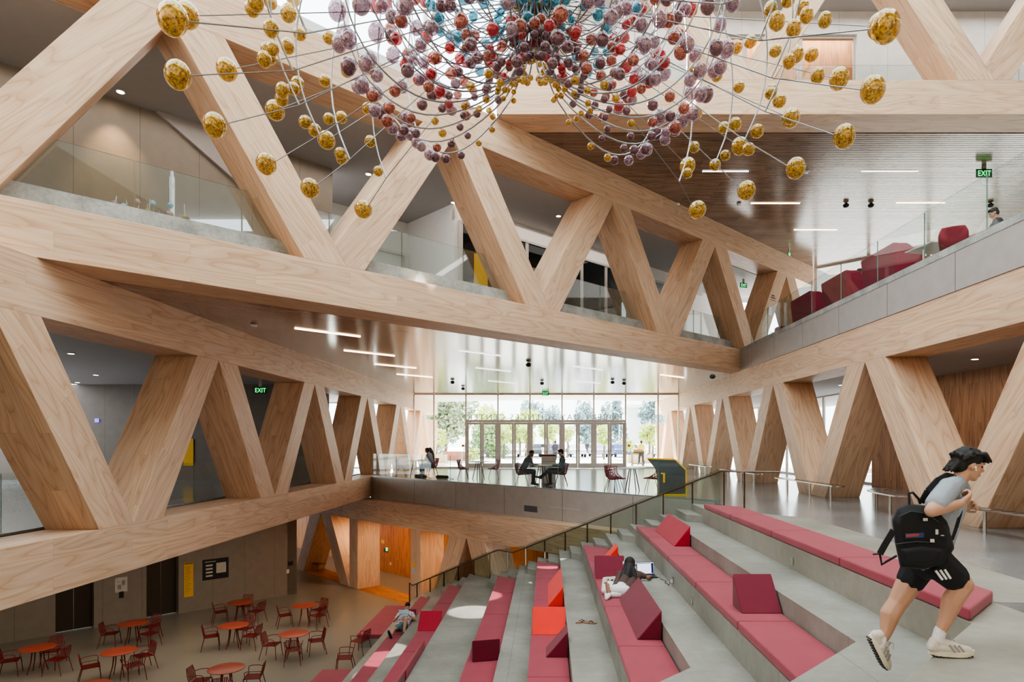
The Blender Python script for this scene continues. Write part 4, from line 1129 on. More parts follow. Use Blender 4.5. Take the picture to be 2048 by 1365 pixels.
TABS = [((75.3, 1295.5), 'nearest the left edge by the lift wall', [(200, 'left'), (95, 'behind'), (350, 'right')]),
        ((266, 1246.3), 'before the second lift', [(195, 'left'), (75, 'behind'), (345, 'right')]),
        ((237.8, 1302.7), 'in front of the one before the second lift', [(215, 'left'), (55, 'behind'), (335, 'right')]),
        ((480.7, 1204.9), 'farthest back by the map board', [(200, 'left'), (100, 'behind'), (350, 'right')]),
        ((467, 1251), 'just in front of the map board table', [(195, 'left'), (85, 'behind'), (350, 'right')]),
        ((587.8, 1267.5), 'nearest the padded bench', [(190, 'left'), (290, 'front'), (25, 'right')]),
        ((609, 1211), 'farthest right, before the wooden posts', [(200, 'left'), (60, 'behind'), (335, 'right')]),
        ((452.6, 1337), 'at the bottom edge of the picture', [(185, 'left'), (285, 'front'), (20, 'right')]),
        ((180, 1372), 'cut off by the bottom edge, lower left', [])]
for (u, v), where, chs in TABS:
    p = onfloor(u, v, TZ)
    place(tb0, 't', p.x, p.y, ZF, 0.3, 'round orange red table with dark legs, ' + where, 'round red tables on the lower floor')
    for a, side in chs:
        ar = math.radians(a); d = .66
        place(ch0, 'c', p.x + d * math.cos(ar), p.y + d * math.sin(ar), ZF, ar - math.pi / 2 + rnd.uniform(-.25, .25),
              'red metal chair %s the table %s' % ({'left': 'left of', 'right': 'right of', 'behind': 'behind', 'front': 'in front of'}[side], where), 'dark red chairs on the lower floor')
place(ch0, 'c', -6.0, 20.4, ZF, -1.9, 'dark red metal armchair pushed up beside the end of the padded bench', 'dark red chairs on the lower floor')
place(ch0, 'c', -5.98, 18.8, ZF, -1.35, 'dark red metal armchair standing alone between the two padded benches', 'dark red chairs on the lower floor')

# ------------------------------------------------------------------ entry level cafe tables and woven shell chairs
M['shell'] = m_plain('dark_pink_shell', rgb(150, 70, 84), .5)
M['leg_metal'] = m_plain('thin_dark_legs', rgb(64, 58, 62), .4, .6)
def shell_chair(solid=False, mat=None):
    c = thing('shell_chair', 'x', 'chair'); NU, NV = 9, 10; rj = random.Random(5)
    vs = []; 
    for j in range(NV):
        t = j / (NV - 1)
        for i in range(NU):
            s = -1 + 2 * i / (NU - 1)
            if t < .5:
                y = -.24 + t * 2 * .42; z = .44 - .03 * math.sin(t * 2 * math.pi / 2)
            else:
                a = (t - .5) * 2; y = .18 + .10 * a; z = .41 + .40 * a - .0
            w = .25 - .05 * max(0, (t - .55)) * 2
            lift = .22 * abs(s) ** 3 * min(1, max(0, (t - .12)) * 2.6) * (1 if t < .6 else 1 - (t - .6) * 2.2)
            x = s * w * (1 + .12 * lift / .22)
            fwd = -.16 * abs(s) ** 2 * max(0, (t - .5)) * 2
            jit = 0 if (i in (0, NU - 1) or j in (0, NV - 1)) else .012
            vs.append((x + rj.uniform(-jit, jit), y + fwd + rj.uniform(-jit, jit), z + max(0, lift) + rj.uniform(-jit, jit) * .5))
    fs = [(j * NU + i, j * NU + i + 1, (j + 1) * NU + i + 1, (j + 1) * NU + i) for j in range(NV - 1) for i in range(NU - 1)]
    o = MB().add(vs, fs, None, True).build('shell', mat or M['shell'], c)
    if solid:
        so = o.modifiers.new('solid', 'SOLIDIFY'); so.thickness = .025
        sb = o.modifiers.new('sub', 'SUBSURF'); sb.levels = 1; sb.render_levels = 1
    else:
        wf = o.modifiers.new('lattice', 'WIREFRAME'); wf.thickness = .034; wf.use_boundary = True; wf.use_even_offset = False
    for sx in (-1, 1):
        MB().tube([(sx * .13, -.12, .41), (sx * .22, -.22, 0)], .010, 6).build('leg', M['leg_metal'] if not solid else M['steel'], c)
        MB().tube([(sx * .13, .12, .40), (sx * .22, .24, 0)], .010, 6).build('leg', M['leg_metal'] if not solid else M['steel'], c)
    return c
def cafe_table():
    t = thing('cafe_table', 'x', 'table')
    MB().lathe([(0, .735), (.44, .735), (.46, .745), (.46, .755), (0, .76)], n=36).build('tabletop', m_plain('pale_table_top', rgb(214, 214, 214), .25, 0, .03), t)
    for a in (20, 110, 200, 290):
        ca, sa = math.cos(math.radians(a)), math.sin(math.radians(a))
        MB().tube([(.10 * ca, .10 * sa, .735), (.26 * ca, .26 * sa, 0)], .017, 6).build('leg', M['leg_metal'], t)
    return t
sc0, ct0 = shell_chair(), cafe_table()
CAFE = [((-3.02, 27.9), 'before the left entrance doors', [(185, 'left'), (5, 'right')]),
        ((-.22, 23.5), 'between the two seated men', [(188, 'left'), (-4, 'right')]),
        ((2.78, 20.9), 'beside the grey wayfinding stand', [(160, 'far left'), (218, 'near left'), (-20, 'right')]),
        ((-6.05, 29.3), 'of the pair sitting at the far left', [(185, 'left'), (10, 'right')])]
CHPOS = {}
for (x, y), where, chs in CAFE:
    place(ct0, 'ct', x, y, L0Z, 0, 'pale round cafe table ' + where, 'cafe tables on the entry level')
    for a, side in chs:
        ar = math.radians(a); d = .66 if 'near' not in side else .8
        if 'two' in where: d = .72
        o = place(sc0, 'sc', x + d * math.cos(ar), y + d * math.sin(ar), L0Z, ar - math.pi / 2, 'red woven shell chair, %s of the table %s' % (side, where), 'woven shell chairs on the entry level')
        CHPOS[(where, side)] = o
# stacked cartons behind the pair
for i, (h, z) in enumerate(((.42, 0), (.40, .425), (.30, .83))):
    p = at(1097, 930, 25.2); p.z = L0Z + z
    B = thing('carton', 'white cardboard carton behind the seated pair, ' + ('bottom', 'middle', 'top with a red stripe')[i] + ' of the stack', 'box', p, group='stacked white cartons')
    MB().box((p.x, p.y, p.z + h / 2), (.56, .42, h)).build('body', m_plain('white_carton', rgb(214, 208, 200), .7) if i == 0 else bpy.data.materials['white_carton'], B, bevel=.006)
    MB().box2((p.x - .281, p.y - .212, p.z + h * .72), (p.x + .281, p.y - .209, p.z + h * .9)).build('stripe', M['maroon'] if i == 2 else M['pale'], B)

# ------------------------------------------------------------------ balcony lounge
def sofa():
    s = thing('lounge_sofa', 'x', 'sofa'); m = M['wine']
    MB().box2((-.95, -.42, .12), (.95, .30, .44)).build('seat', m, s, bevel=.05, seg=3)
    bk = MB(); 
    bk.prism([(-1.02, .22, .12), (-1.02, .44, .12), (-1.02, .56, 1.12), (-1.02, .40, 1.12)], (2.04, 0, 0))
    bk.build('backrest', m, s, bevel=.05, seg=3)
    for sx in (-1, 1):
        MB().prism([(sx * 1.05, -.42, .12), (sx * 1.05, .42, .12), (sx * 1.05, .52, 1.1), (sx * 1.05, .2, 1.1), (sx * 1.05, -.42, .66)], (-sx * .14, 0, 0)).build('armrest', m, s, bevel=.04, seg=3)
    for x in (-.85, .85):
        for y in (-.34, .34): MB().tube([(x, y, .13), (x, y, 0)], .02, 8).build('leg', M['steel'], s)
    return s
BZ = 3.78
sf0 = sofa()
SOF = [((9.0, 16.4), 'red high-backed sofa on the balcony, nearest the pale work table'), ((9.0, 18.9), 'red high-backed sofa on the balcony, in the middle of the three'), ((9.0, 21.4), 'red high-backed sofa on the balcony, farthest from the work table')]
for (x, y), lb in SOF:
    o = place(sf0, 'sf', x, y, BZ, math.pi / 2, lb, 'red lounge sofas on the balcony'); o.scale = (.8, 1, 1)
PF = thing('pouffe', 'low round red pouffe at the far end of the balcony', 'pouffe', (8.75, 23.4, BZ))
MB().lathe([(0, .1), (.36, .1), (.40, .14), (.40, .40), (.36, .44), (0, .45)], (8.75, 23.4, BZ), 28).build('cushion', M['wine'], PF)
MB().lathe([(0, 0), (.2, 0), (.2, .1), (0, .1)], (8.75, 23.4, BZ), 16).build('base', M['steel'], PF)
def work_table():
    t = thing('work_table', 'x', 'table')
    MB().box2((-.75, -.42, .715), (.75, .42, .745)).build('tabletop', m_plain('pale_laminate', rgb(206, 200, 190), .4, 0, .03), t, bevel=.005)
    for x in (-.6, .6): MB().tube([(x, 0, .715), (x, 0, .03)], .03, 10).build('leg', M['steel'], t); MB().box((x, 0, .015), (.08, .6, .03)).build('foot', M['steel'], t)
    return t
wt0 = work_table()
for (x, y, rz), lb in (((9.3, 14.85, .15), 'pale work table on the balcony before the seated person in black'), ((9.35, 17.65, 0), 'pale side table between the two nearest balcony sofas'), ((9.35, 20.15, 0), 'pale side table between the far balcony sofas')):
    o = place(wt0, 'wt', x, y, BZ, rz, lb, 'tables on the balcony')
    if y > 16: o.scale = (.55, .5, 1)
ac0 = shell_chair(True, M['wine'])
for (x, y, rz), lb in (((8.75, 13.75, 2.6), 'red upholstered chair standing empty at the balcony work table'), ((9.95, 13.9, -1.1), 'red upholstered chair holding the person in black'), ((10.4, 15.4, -.5), 'red upholstered chair at the far side of the balcony work table')):
    place(ac0, 'ac', x, y, BZ, rz, lb, 'red chairs on the balcony')
# ------------------------------------------------------------------ people
def V3(*a): return Vector(a)
def sph(c, r, n=8):
    c = Vector(c); rx, ry, rz = (r, r, r) if not isinstance(r, (tuple, list)) else r
    out = [c + V3(0, 0, rz), c - V3(0, 0, rz)]
    for j in range(1, n):
        t = -math.pi / 2 + math.pi * j / n
        for k in range(n + 2):
            a = 2 * math.pi * k / (n + 2)
            out.append(c + V3(rx * math.cos(t) * math.cos(a), ry * math.cos(t) * math.sin(a), rz * math.sin(t)))
    return out
def cap_(p0, r0, p1, r1): return ('c', Vector(p0), r0, Vector(p1), r1)
def ell(c, r, m=None): return ('e', Vector(c), r, m)
def blob(name, prims, vox, mat, parent, smooth=3, xf=None):
    mb = MB()
    for q in prims:
        if q[0] == 'c': mb.hull(sph(q[1], q[2], 7) + sph(q[3], q[4], 7))
        elif q[0] == 'e': mb.ball(q[1], q[2], 16, 12, q[3])
        else: mb.hull(q[1])
    me = mb.mesh(name, Vector((0, 0, 0)))
    tmp = bpy.data.objects.new('tmp', me); COL.objects.link(tmp)
    md = tmp.modifiers.new('r', 'REMESH'); md.mode = 'VOXEL'; md.voxel_size = vox; md.use_smooth_shade = True
    if smooth:
        s2 = tmp.modifiers.new('s', 'SMOOTH'); s2.iterations = smooth; s2.factor = .5
    bpy.context.view_layer.update()
    m2 = bpy.data.meshes.new_from_object(tmp.evaluated_get(bpy.context.evaluated_depsgraph_get()))
    bpy.data.objects.remove(tmp); bpy.data.meshes.remove(me)
    m2.name = name; m2.materials.clear(); m2.materials.append(mat)
    for p in m2.polygons: p.use_smooth = True
    o = bpy.data.objects.new(name, m2); COL.objects.link(o); o.parent = parent
    if xf is not None: o.location = xf
    return o
def hand(wr, d, nrm, curl=.9, s=1.0, side=1):
    """palm, four unequal fingers and a thumb; d wrist->knuckles, nrm the way the fingers close"""
    wr, d, nrm = Vector(wr), Vector(d).normalized(), Vector(nrm).normalized()
    nrm = (nrm - d * nrm.dot(d)).normalized(); sd = d.cross(nrm) * side
    out = []
    for k in (-1, 0, 1): out.append(cap_(wr + sd * .012 * k * s, .017 * s, wr + d * .075 * s + sd * .026 * k * s, .014 * s))
    for k, L in enumerate((.072, .082, .076, .060)):
        p = wr + d * .078 * s + sd * (.033 - .022 * k) * s; a = 0; r = .0095 * s
        for j, f in enumerate((.45, .32, .23)):
            a += curl * (.75 if j == 0 else 1.0)
            dd = d * math.cos(a) + nrm * math.sin(a); q = p + dd * L * f * s
            out.append(cap_(p, r, q, r * .9)); p, r = q, r * .9
    p = wr + d * .022 * s + sd * .028 * s; q = p + (d * .6 + sd * .75 + nrm * .25).normalized() * .042 * s
    t = q + (d * .75 + nrm * (.3 + .4 * min(curl, 1)) - sd * .1).normalized() * .034 * s
    out += [cap_(p, .0125 * s, q, .011 * s), cap_(q, .011 * s, t, .0095 * s)]
    return out
def face_frame(f, up):
    f = Vector(f).normalized(); up = Vector(up); s = f.cross(up).normalized(); up = s.cross(f)
    return Matrix((s, f, up)).transposed()            # columns: right, forward, up
def head_prims(c, M_, s=1.0):
    c = Vector(c); T = lambda x, y, z: c + M_ @ V3(x * s, y * s, z * s)
    pr = [ell(c + M_ @ V3(0, -.012, .025) * s, (.074 * s, .093 * s, .088 * s), M_), ell(T(0, .018, -.035), (.060 * s, .070 * s, .078 * s), M_),
          cap_(T(0, .045, -.088), .026 * s, T(0, .058, -.092), .020 * s),
          cap_(T(0, .083, .012), .010 * s, T(0, .103, -.022), .013 * s), cap_(T(-.012, .088, -.026), .009 * s, T(.012, .088, -.026), .009 * s),
          cap_(T(-.02, .078, -.056), .008 * s, T(.02, .078, -.056), .008 * s), cap_(T(-.017, .076, -.067), .008 * s, T(.017, .076, -.067), .008 * s),
          cap_(T(-.038, .074, .024), .010 * s, T(.038, .074, .024), .010 * s)]
    for sx in (-1, 1):
        pr += [ell(T(sx * .074, -.008, -.008), (.010 * s, .020 * s, .032 * s), M_), cap_(T(sx * .035, .05, -.02), .024 * s, T(sx * .04, .03, -.05), .02 * s)]
    return pr
M['skin'] = m_plain('warm_skin', rgb(190, 146, 122), .55, 0, .05)
M['skin2'] = m_plain('brown_skin', rgb(140, 96, 72), .55, 0, .05)
M['hair'] = m_plain('black_hair', rgb(26, 22, 22), .7, 0, .5, 90)
M['hair2'] = m_plain('dark_brown_hair', rgb(48, 34, 30), .5, 0, .3, 60)
M['eye'] = m_plain('dark_eye', rgb(20, 16, 14), .2)
def m_cloth(n, c, sc=30): return m_plain(n, c, .85, 0, .14, sc)
def eyes(c, M_, parent, s=1.0):
    for sx in (-1, 1):
        o = MB().ball((0, 0, 0), (.011 * s, .006 * s, .0065 * s), 10, 8).build('eye', M['eye'], None); o.parent = parent
        o.matrix_local = Matrix.Translation(Vector(c) + M_ @ V3(sx * .031 * s, .077 * s, .006 * s)) @ M_.to_4x4()
def hair_short(c, M_, s=1.0, extra=0.0):
    c = Vector(c)
    return [ell(c + M_ @ V3(0, -.022, .042) * s, (.083 * s, .098 * s, .085 * s), M_), ell(c + M_ @ V3(0, -.052, -.01) * s, (.072 * s, .060 * s, .070 * s), M_), ell(c + M_ @ V3(0, .045, .085) * s, (.062 * s, .042 * s, .032 * s), M_)]

def figure(label, loc, rz, J, vox, skin, hair, shirt, pants, shoes, sleeve=1.0, pantlen=1.0, hairkind='short', headf=(0, 1, -.15), faceeyes=True, curlL=.7, curlR=.7, s=1.0):
    P = thing('person', label, 'person', loc); P.rotation_euler.z = rz
    J = {k: Vector(v) for k, v in J.items()}
    HM = face_frame(headf, (0, 0, 1)); hc = J['head']
    body = head_prims(hc, HM, s) + [cap_(J['neck'], .056, hc + HM @ V3(0, -.02, -.06), .052)]
    tors = []
    for a in 'LR':
        tors += [cap_(J['hip' + a], .105, J['sh' + a] * .72 + J['neck'] * .28 - V3(0, 0, .06), .105), cap_(J['sh' + a], .062, J['neck'], .06)]
    tors += [cap_((J['hipL'] + J['hipR']) / 2, .12, J['neck'] - (J['neck'] - (J['hipL'] + J['hipR']) / 2) * .25, .12)]
    body += [(q[0], q[1], q[2] - .015, q[3], q[4] - .015) for q in tors]
    sl, pn = [], []
    for a, cu in (('L', curlL), ('R', curlR)):
        sh, el, wr = J['sh' + a], J['el' + a], J['wr' + a]
        body += [cap_(sh, .047, el, .040), cap_(el, .040, wr, .028)]
        d = (wr - el).normalized()
        body += hand(wr, d, J.get('cn' + a, V3(0, .3, -1)), cu, 1.0, 1 if a == 'R' else -1)
        hp_, kn, an, to = J['hip' + a], J['kn' + a], J['an' + a], J['to' + a]
        body += [cap_(hp_, .088, kn, .058), cap_(kn, .058, kn.lerp(an, .35), .056), cap_(kn.lerp(an, .35), .056, an, .038), cap_(an, .036, to, .03)]
        sl += [cap_(sh, .062, sh.lerp(el, min(1, sleeve)), .056)]
        if sleeve > 1: sl += [cap_(el, .056, el.lerp(wr, sleeve - 1), .045)]
        pn += [cap_(hp_, .105, hp_.lerp(kn, min(1, pantlen * 1.0)), .078)]
        if pantlen > 1: pn += [cap_(kn, .076, kn.lerp(an, pantlen - 1), .058)]
    blob('body', body, vox, skin, P, 2)
    blob('shirt', tors + sl, vox * 1.1, shirt, P, 3)
    mid = (J['hipL'] + J['hipR']) / 2
    blob('trousers' if pantlen > 1.2 else 'shorts', pn + [cap_(J['hipL'], .118, J['hipR'], .118), cap_(mid, .125, mid + (J['neck'] - mid) * .15, .128)], vox * 1.1, pants, P, 3)
    for a in 'LR':
        an, to = J['an' + a], J['to' + a]; d = (to - an); d2 = Vector((d.x, d.y, d.z))
        heel = an - d * .25
        blob('shoe', [cap_(heel + V3(0, 0, -.01), .042, to, .036), cap_(an, .046, an.lerp(to, .5), .044)], vox, shoes, P, 1)
    hp = hair_short(hc, HM, s)
    if hairkind == 'long':
        hp += [cap_(hc + HM @ V3(0, -.06, 0), .085, J['neck'] + HM @ V3(0, -.10, -.12), .085), cap_(J['neck'] + HM @ V3(0, -.10, -.12), .085, J['neck'] + HM @ V3(.0, -.10, -.3), .06)]
        for sx in (-1, 1): hp += [cap_(hc + HM @ V3(sx * .06, -.03, .02), .04, J['neck'] + HM @ V3(sx * .09, -.05, -.12), .04)]
    blob('hair', hp, vox, hair, P, 1)
    if faceeyes: eyes(hc, HM, P, s)
    return P
def seated(lean=.1, seat=.46, knee=.0, armf=.35, armz=.72, head=(0, .0, 0), spread=.1, cross=False, hands=None):
    lx = lean
    J = {'hipL': (-.09, 0, seat + .09), 'hipR': (.09, 0, seat + .09), 'neck': (0, lx, seat + .62), 'shL': (-.19, lx - .01, seat + .55), 'shR': (.19, lx - .01, seat + .55),
         'head': (head[0], lx + .05 + head[1], seat + .77 + head[2]), 'knL': (-spread, .44, seat + .07), 'knR': (spread, .44, seat + .07),
         'anL': (-spread, .42 + knee, .09), 'anR': (spread, .42 + knee, .09), 'toL': (-spread - .02, .60 + knee, .04), 'toR': (spread + .02, .60 + knee, .04),
         'elL': (-.25, lx + .12, seat + .30), 'elR': (.25, lx + .12, seat + .30), 'wrL': (-.12, lx + armf, armz), 'wrR': (.12, lx + armf, armz)}
    if cross: J['knR'] = (.02, .46, seat + .13); J['anR'] = (-.02, .80, .30); J['toR'] = (-.04, .97, .34)
    return J
G_ = m_cloth('grey_green_shirt', rgb(70, 80, 84)); G2 = m_cloth('slate_jacket', rgb(58, 72, 82)); DP = m_cloth('dark_trousers', rgb(44, 44, 54)); BS = m_plain('black_shoe', rgb(26, 26, 28), .4)
GT = m_cloth('mid_grey_tee', rgb(112, 116, 128)); JN = m_cloth('dark_denim', rgb(60, 70, 92)); WS = m_plain('white_shoe', rgb(220, 220, 214), .5); BK = m_cloth('black_tee', rgb(40, 44, 50)); MV = m_cloth('mauve_top', rgb(150, 140, 150))
F0 = L0Z
# the pair at the middle table
figure('person in grey sweater leaning on the cafe table, facing the viewer, left of the pair', (-.94, 23.42, F0), -math.pi / 2 - .1, seated(.26, .45, armf=.28, armz=.76, head=(.03, .06, -.04)), .012, M['skin2'], M['hair'], G_, DP, BS, sleeve=1.9, pantlen=2.0, headf=(.75, .7, -.1))
figure('person in slate jacket with crossed legs, right of the pair at the cafe table', (.53, 23.42, F0), math.pi / 2, seated(-.02, .45, armf=.36, armz=.74, cross=True, head=(0, .02, 0)), .012, M['skin'], M['hair'], G2, DP, BS, sleeve=1.9, pantlen=2.0, headf=(0, 1, -.25))
# far left pair
figure('person in grey tee and jeans at the far left cafe table', (-5.37, 29.32, F0), math.pi / 2, seated(.12, .45, armf=.4, armz=.78), .016, M['skin2'], M['hair'], GT, JN, BS, sleeve=.7, pantlen=2.0)
place(sc0, 'sc', -5.5, 30.62, L0Z, -math.pi / 2 + .1, 'red woven shell chair holding the long haired person at the far left', 'woven shell chairs on the entry level')
figure('long haired person in a mauve top sitting behind the far left table', (-5.55, 30.6, F0), math.pi / 2, seated(.06, .45, armf=.3, armz=.7), .016, M['skin'], M['hair2'], MV, JN, BS, sleeve=.8, pantlen=2.0, hairkind='long')
for x, y, lb in ((-5.6, 28.2, 'black bag lying on the floor by the far left table, nearer the chair'), (-4.55, 27.6, 'dark bag with a strap lying right of the far left table')):
    Bg = thing('shoulder_bag', lb, 'bag', (x, y, F0)); blob('bag_body', [cap_((-.2, 0, .09), .09, (.2, .03, .08), .08)], .02, M['black'], Bg, 2)
    MB().tube([(x + .18, y, F0 + .1), (x + .35, y - .05, F0 + .02), (x + .5, y, F0 + .015)], .012, 5).build('strap', M['black'], Bg)
# balcony
figure('person with dark hair and a black tee sitting at the balcony work table', (9.9, 13.9, BZ), math.pi / 2 - .35, seated(.10, .46, armf=.36, armz=.78), .011, M['skin'], M['hair'], BK, DP, BS, sleeve=.7, pantlen=2.0, headf=(0, 1, -.45))
figure('dark haired person half hidden by the red balcony sofas', (9.1, 18.75, BZ), -math.pi / 2, seated(.05, .44, armf=.32, armz=.66), .014, M['skin2'], M['hair'], M['maroon'], DP, BS, sleeve=1.6, pantlen=2.0)
# outside
def standing():
    return {'hipL': (-.09, 0, .92), 'hipR': (.09, 0, .92), 'neck': (0, 0, 1.44), 'shL': (-.19, 0, 1.38), 'shR': (.19, 0, 1.38), 'head': (0, .03, 1.60), 'knL': (-.1, .12, .50), 'knR': (.1, -.02, .50), 'anL': (-.1, .18, .09), 'anR': (.1, -.22, .11),
            'toL': (-.11, .36, .04), 'toR': (.11, -.06, .04), 'elL': (-.25, -.06, 1.12), 'elR': (.25, .04, 1.12), 'wrL': (-.24, .12, .92), 'wrR': (.25, .24, 1.0)}
figure('distant person walking outside behind the stacked cartons', (.55, 46, F0), -.6, standing(), .022, M['skin2'], M['hair'], DP, DP, BS, sleeve=.7, pantlen=2.0)
figure('distant person in a yellow top pushing a cart outside the right hand doors', (6.55, 44.5, F0), .3, standing(), .022, M['skin2'], M['hair'], m_cloth('lime_top', rgb(214, 220, 90)), DP, BS, sleeve=.7, pantlen=2.0)

# the person with the laptop on the third row
LW = {'hipL': (1.28, 11.98, -2.79), 'hipR': (1.46, 11.93, -2.79), 'neck': (1.57, 12.31, -2.50), 'shL': (1.38, 12.33, -2.56), 'shR': (1.77, 12.26, -2.54), 'head': (1.60, 12.42, -2.365),
      'knL': (1.10, 12.30, -2.80), 'knR': (1.16, 12.22, -2.72), 'anL': (1.16, 11.95, -2.85), 'anR': (1.14, 11.82, -2.84), 'toL': (1.10, 11.82, -2.87), 'toR': (1.08, 11.70, -2.87),
      'elL': (1.50, 12.62, -2.60), 'elR': (1.93, 12.22, -2.60), 'wrL': (1.75, 12.66, -2.62), 'wrR': (2.0, 12.42, -2.62)}
base_ = Vector((1.37, 11.95, PADTOP[2]))
LWp = figure('long haired person in a brown top and white skirt bent over a laptop', base_, 0, {k: Vector(v) - base_ for k, v in LW.items()}, .011, M['skin2'], M['hair'], m_cloth('brown_top', rgb(84, 62, 58)), m_cloth('white_skirt', rgb(226, 224, 230)), WS, sleeve=.6, pantlen=.9, headf=(.3, 1, -.35), faceeyes=False)
q = lambda x, y, z: Vector((x, y, z)) - base_
blob('skirt', [cap_(q(1.40, 11.95, -2.80), .115, q(1.18, 12.05, -2.82), .09), cap_(q(1.35, 11.9, -2.84), .07, q(1.10, 11.9, -2.86), .045), cap_(q(1.2, 12.0, -2.83), .075, q(1.09, 12.15, -2.83), .07)], .012, bpy.data.materials['white_skirt'], LWp, 3)
hl = random.Random(4); strands = []
for i in range(26):
    a0 = hl.uniform(-1, 1); b0 = hl.uniform(0, 1)
    p0 = V3(1.57 + .09 * a0, 12.27 + hl.uniform(-.03, .03), -2.44 - .05 * b0); p1 = V3(1.52 + .16 * a0 + hl.uniform(-.03, .03), 12.15 + hl.uniform(-.04, .03), -2.60 - .06 * b0); p2 = V3(1.47 + .17 * a0 + hl.uniform(-.05, .05), 12.06 + hl.uniform(-.03, .03), -2.70 - .10 * b0)
    p0, p1, p2 = p0 - base_, p1 - base_, p2 - base_
    strands += [cap_(p0, .05, p1, .038), cap_(p1, .038, p2, .014)]
blob('long_hair', strands + [ell(q(1.60, 12.40, -2.345), (.108, .122, .12)), cap_(q(1.60, 12.38, -2.37), .105, q(1.56, 12.27, -2.48), .115), cap_(q(1.56, 12.27, -2.48), .12, q(1.52, 12.18, -2.58), .11)], .011, M['hair'], LWp, 2)
HMx = face_frame((.3, 1, -.35), (0, 0, 1)); hc = Vector(LW['head']) - base_
MB().tube([base_ + hc + HMx @ V3(.112 * math.cos(a), -.02, .128 * math.sin(a) + .0) for a in [math.pi * k / 10 for k in range(11)]], .008, 6).build('headphone_band', M['white_metal'], LWp)
for sx in (-1, 1): o = MB().lathe([(0, -.018), (.034, -.016), (.036, .014), (0, .018)], (0, 0, 0), 14, Matrix.Rotation(math.pi / 2, 3, 'Y')).build('headphone_cup', M['white_metal'], None); o.parent = LWp; o.location = hc + HMx @ V3(sx * .116, -.015, -.005)
LP = thing('laptop', 'open laptop with a bright screen on the concrete tread beside the long haired person', 'laptop', (1.96, 12.62, LV[3]))
MB().box((1.97, 12.58, LV[3] + .012), (.36, .25, .02), .12).build('base', M['dark'], LP, bevel=.004)
scr = MB(); Rm = Matrix.Rotation(.12, 3, 'Z') @ Matrix.Rotation(-.22, 3, 'X')
c0_ = Vector((1.955, 12.735, LV[3] + .145))
MB().box(c0_, (.36, .012, .25), m=Rm).build('lid', M['black'], LP, bevel=.004)
so = MB().box(c0_ + Rm @ V3(0, -.0075, .004), (.335, .002, .218), m=Rm).build('screen', m_emit('screen_white', (.80, .84, 1, 1), 1.6), LP)
MB().box(c0_ + Rm @ V3(.14, -.0095, .0), (.045, .002, .20), m=Rm).box(c0_ + Rm @ V3(-.03, -.0095, .098), (.27, .002, .012), m=Rm).build('screen_panels', m_emit('screen_navy', (.02, .03, .12, 1), 1.0), LP)
OUT = thing('power_outlet', 'white wall outlet with a plug low on the concrete riser', 'outlet', (2.3, 11.75, LV[3] + .1))
MB().box((2.312, 11.75, LV[3] + .12), (.014, .08, .12)).build('plate', M['steel'], OUT); MB().box((2.287, 11.75, LV[3] + .10), (.04, .05, .05)).build('plug', M['white_metal'], OUT)
cz_ = LV[3] + .008
cp = spline([(2.14, 12.58), (2.21, 12.50), (2.20, 12.36), (2.27, 12.2), (2.22, 12.06), (2.26, 11.9), (2.24, 11.8)], 5)
MB().tube([(p.x, p.y, cz_) for p in cp] + [(2.27, 11.75, LV[3] + .09)], .005, 5).build('charger_cable', M['dark'], None, (2.2, 12.2, cz_), label='thin dark charging cable curling from laptop to the white outlet', cat='cable')
MB().box((2.312, 10.2, LV[3] + .12), (.012, .08, .12)).build('power_outlet', M['steel'], None, (2.312, 10.2, LV[3] + .12), label='plain steel outlet on the riser below the second row', cat='outlet')
MB().box((3.742, 9.75, LV[1] + .13), (.012, .08, .12)).build('power_outlet', M['steel'], None, (3.742, 9.75, LV[1] + .13), label='plain steel outlet on the riser below the top row', cat='outlet')
TB = thing('tote_bag', 'pale canvas tote bag with black print beside the person with the laptop', 'bag', (1.22, 12.62, PADTOP[2]))
tot = blob('bag_body', [('h', [V3(-.16, -.05, 0), V3(.16, -.06, 0), V3(.15, .10, 0), V3(-.15, .10, 0), V3(-.12, .04, .22), V3(.13, .04, .24), V3(-.12, .08, .2), V3(.13, .08, .22)])], .014, m_cloth('cream_canvas', rgb(222, 220, 204)), TB, 2)
mbp = MB()
for a, b in (((-.08, .0), (.02, .12)), ((.02, .12), (.09, .02)), ((-.1, .1), (.08, .17)), ((-.02, .04), (-.02, .18))):
    mbp.bar((1.22 + a[0], 12.62 - .062 + .42 * a[1], PADTOP[2] + a[1] + .01), (1.22 + b[0], 12.62 - .062 + .42 * b[1], PADTOP[2] + b[1] + .01), .02, .012)
mbp.build('print', M['black'], TB)
# sandals left on the fourth tread
for i, (u, v, a) in enumerate(((1163, 1246, .5), (1180, 1248, -.15))):
    p = onfloor(u, v, LV[5])
    SD = thing('sandal', 'brown thong sandal on the concrete tread, ' + ('partly under the other one' if i == 0 else 'the nearer of the two'), 'sandal', (p.x, p.y, LV[5]), group='pair of brown sandals'); SD.rotation_euler.z = a
    pts = [(.13 * math.cos(t), .045 * math.sin(t) * (1.0 + .25 * math.cos(t))) for t in [2 * math.pi * k / 20 for k in range(20)]]
    o = MB().prism([(x, y, .022) for x, y in pts], (0, 0, -.02)).build('sole', m_plain('brown_leather', rgb(146, 112, 92), .6) if i == 0 else bpy.data.materials['brown_leather'], None); o.parent = SD; o.location = (0, 0, 0)
    for sy in (-1, 1):
        o = MB().tube([(.07, 0, .022), (.02, sy * .03, .05), (-.03, sy * .042, .025)], .006, 6).build('strap', M['hair2'], None); o.parent = SD; o.location = (0, 0, 0)

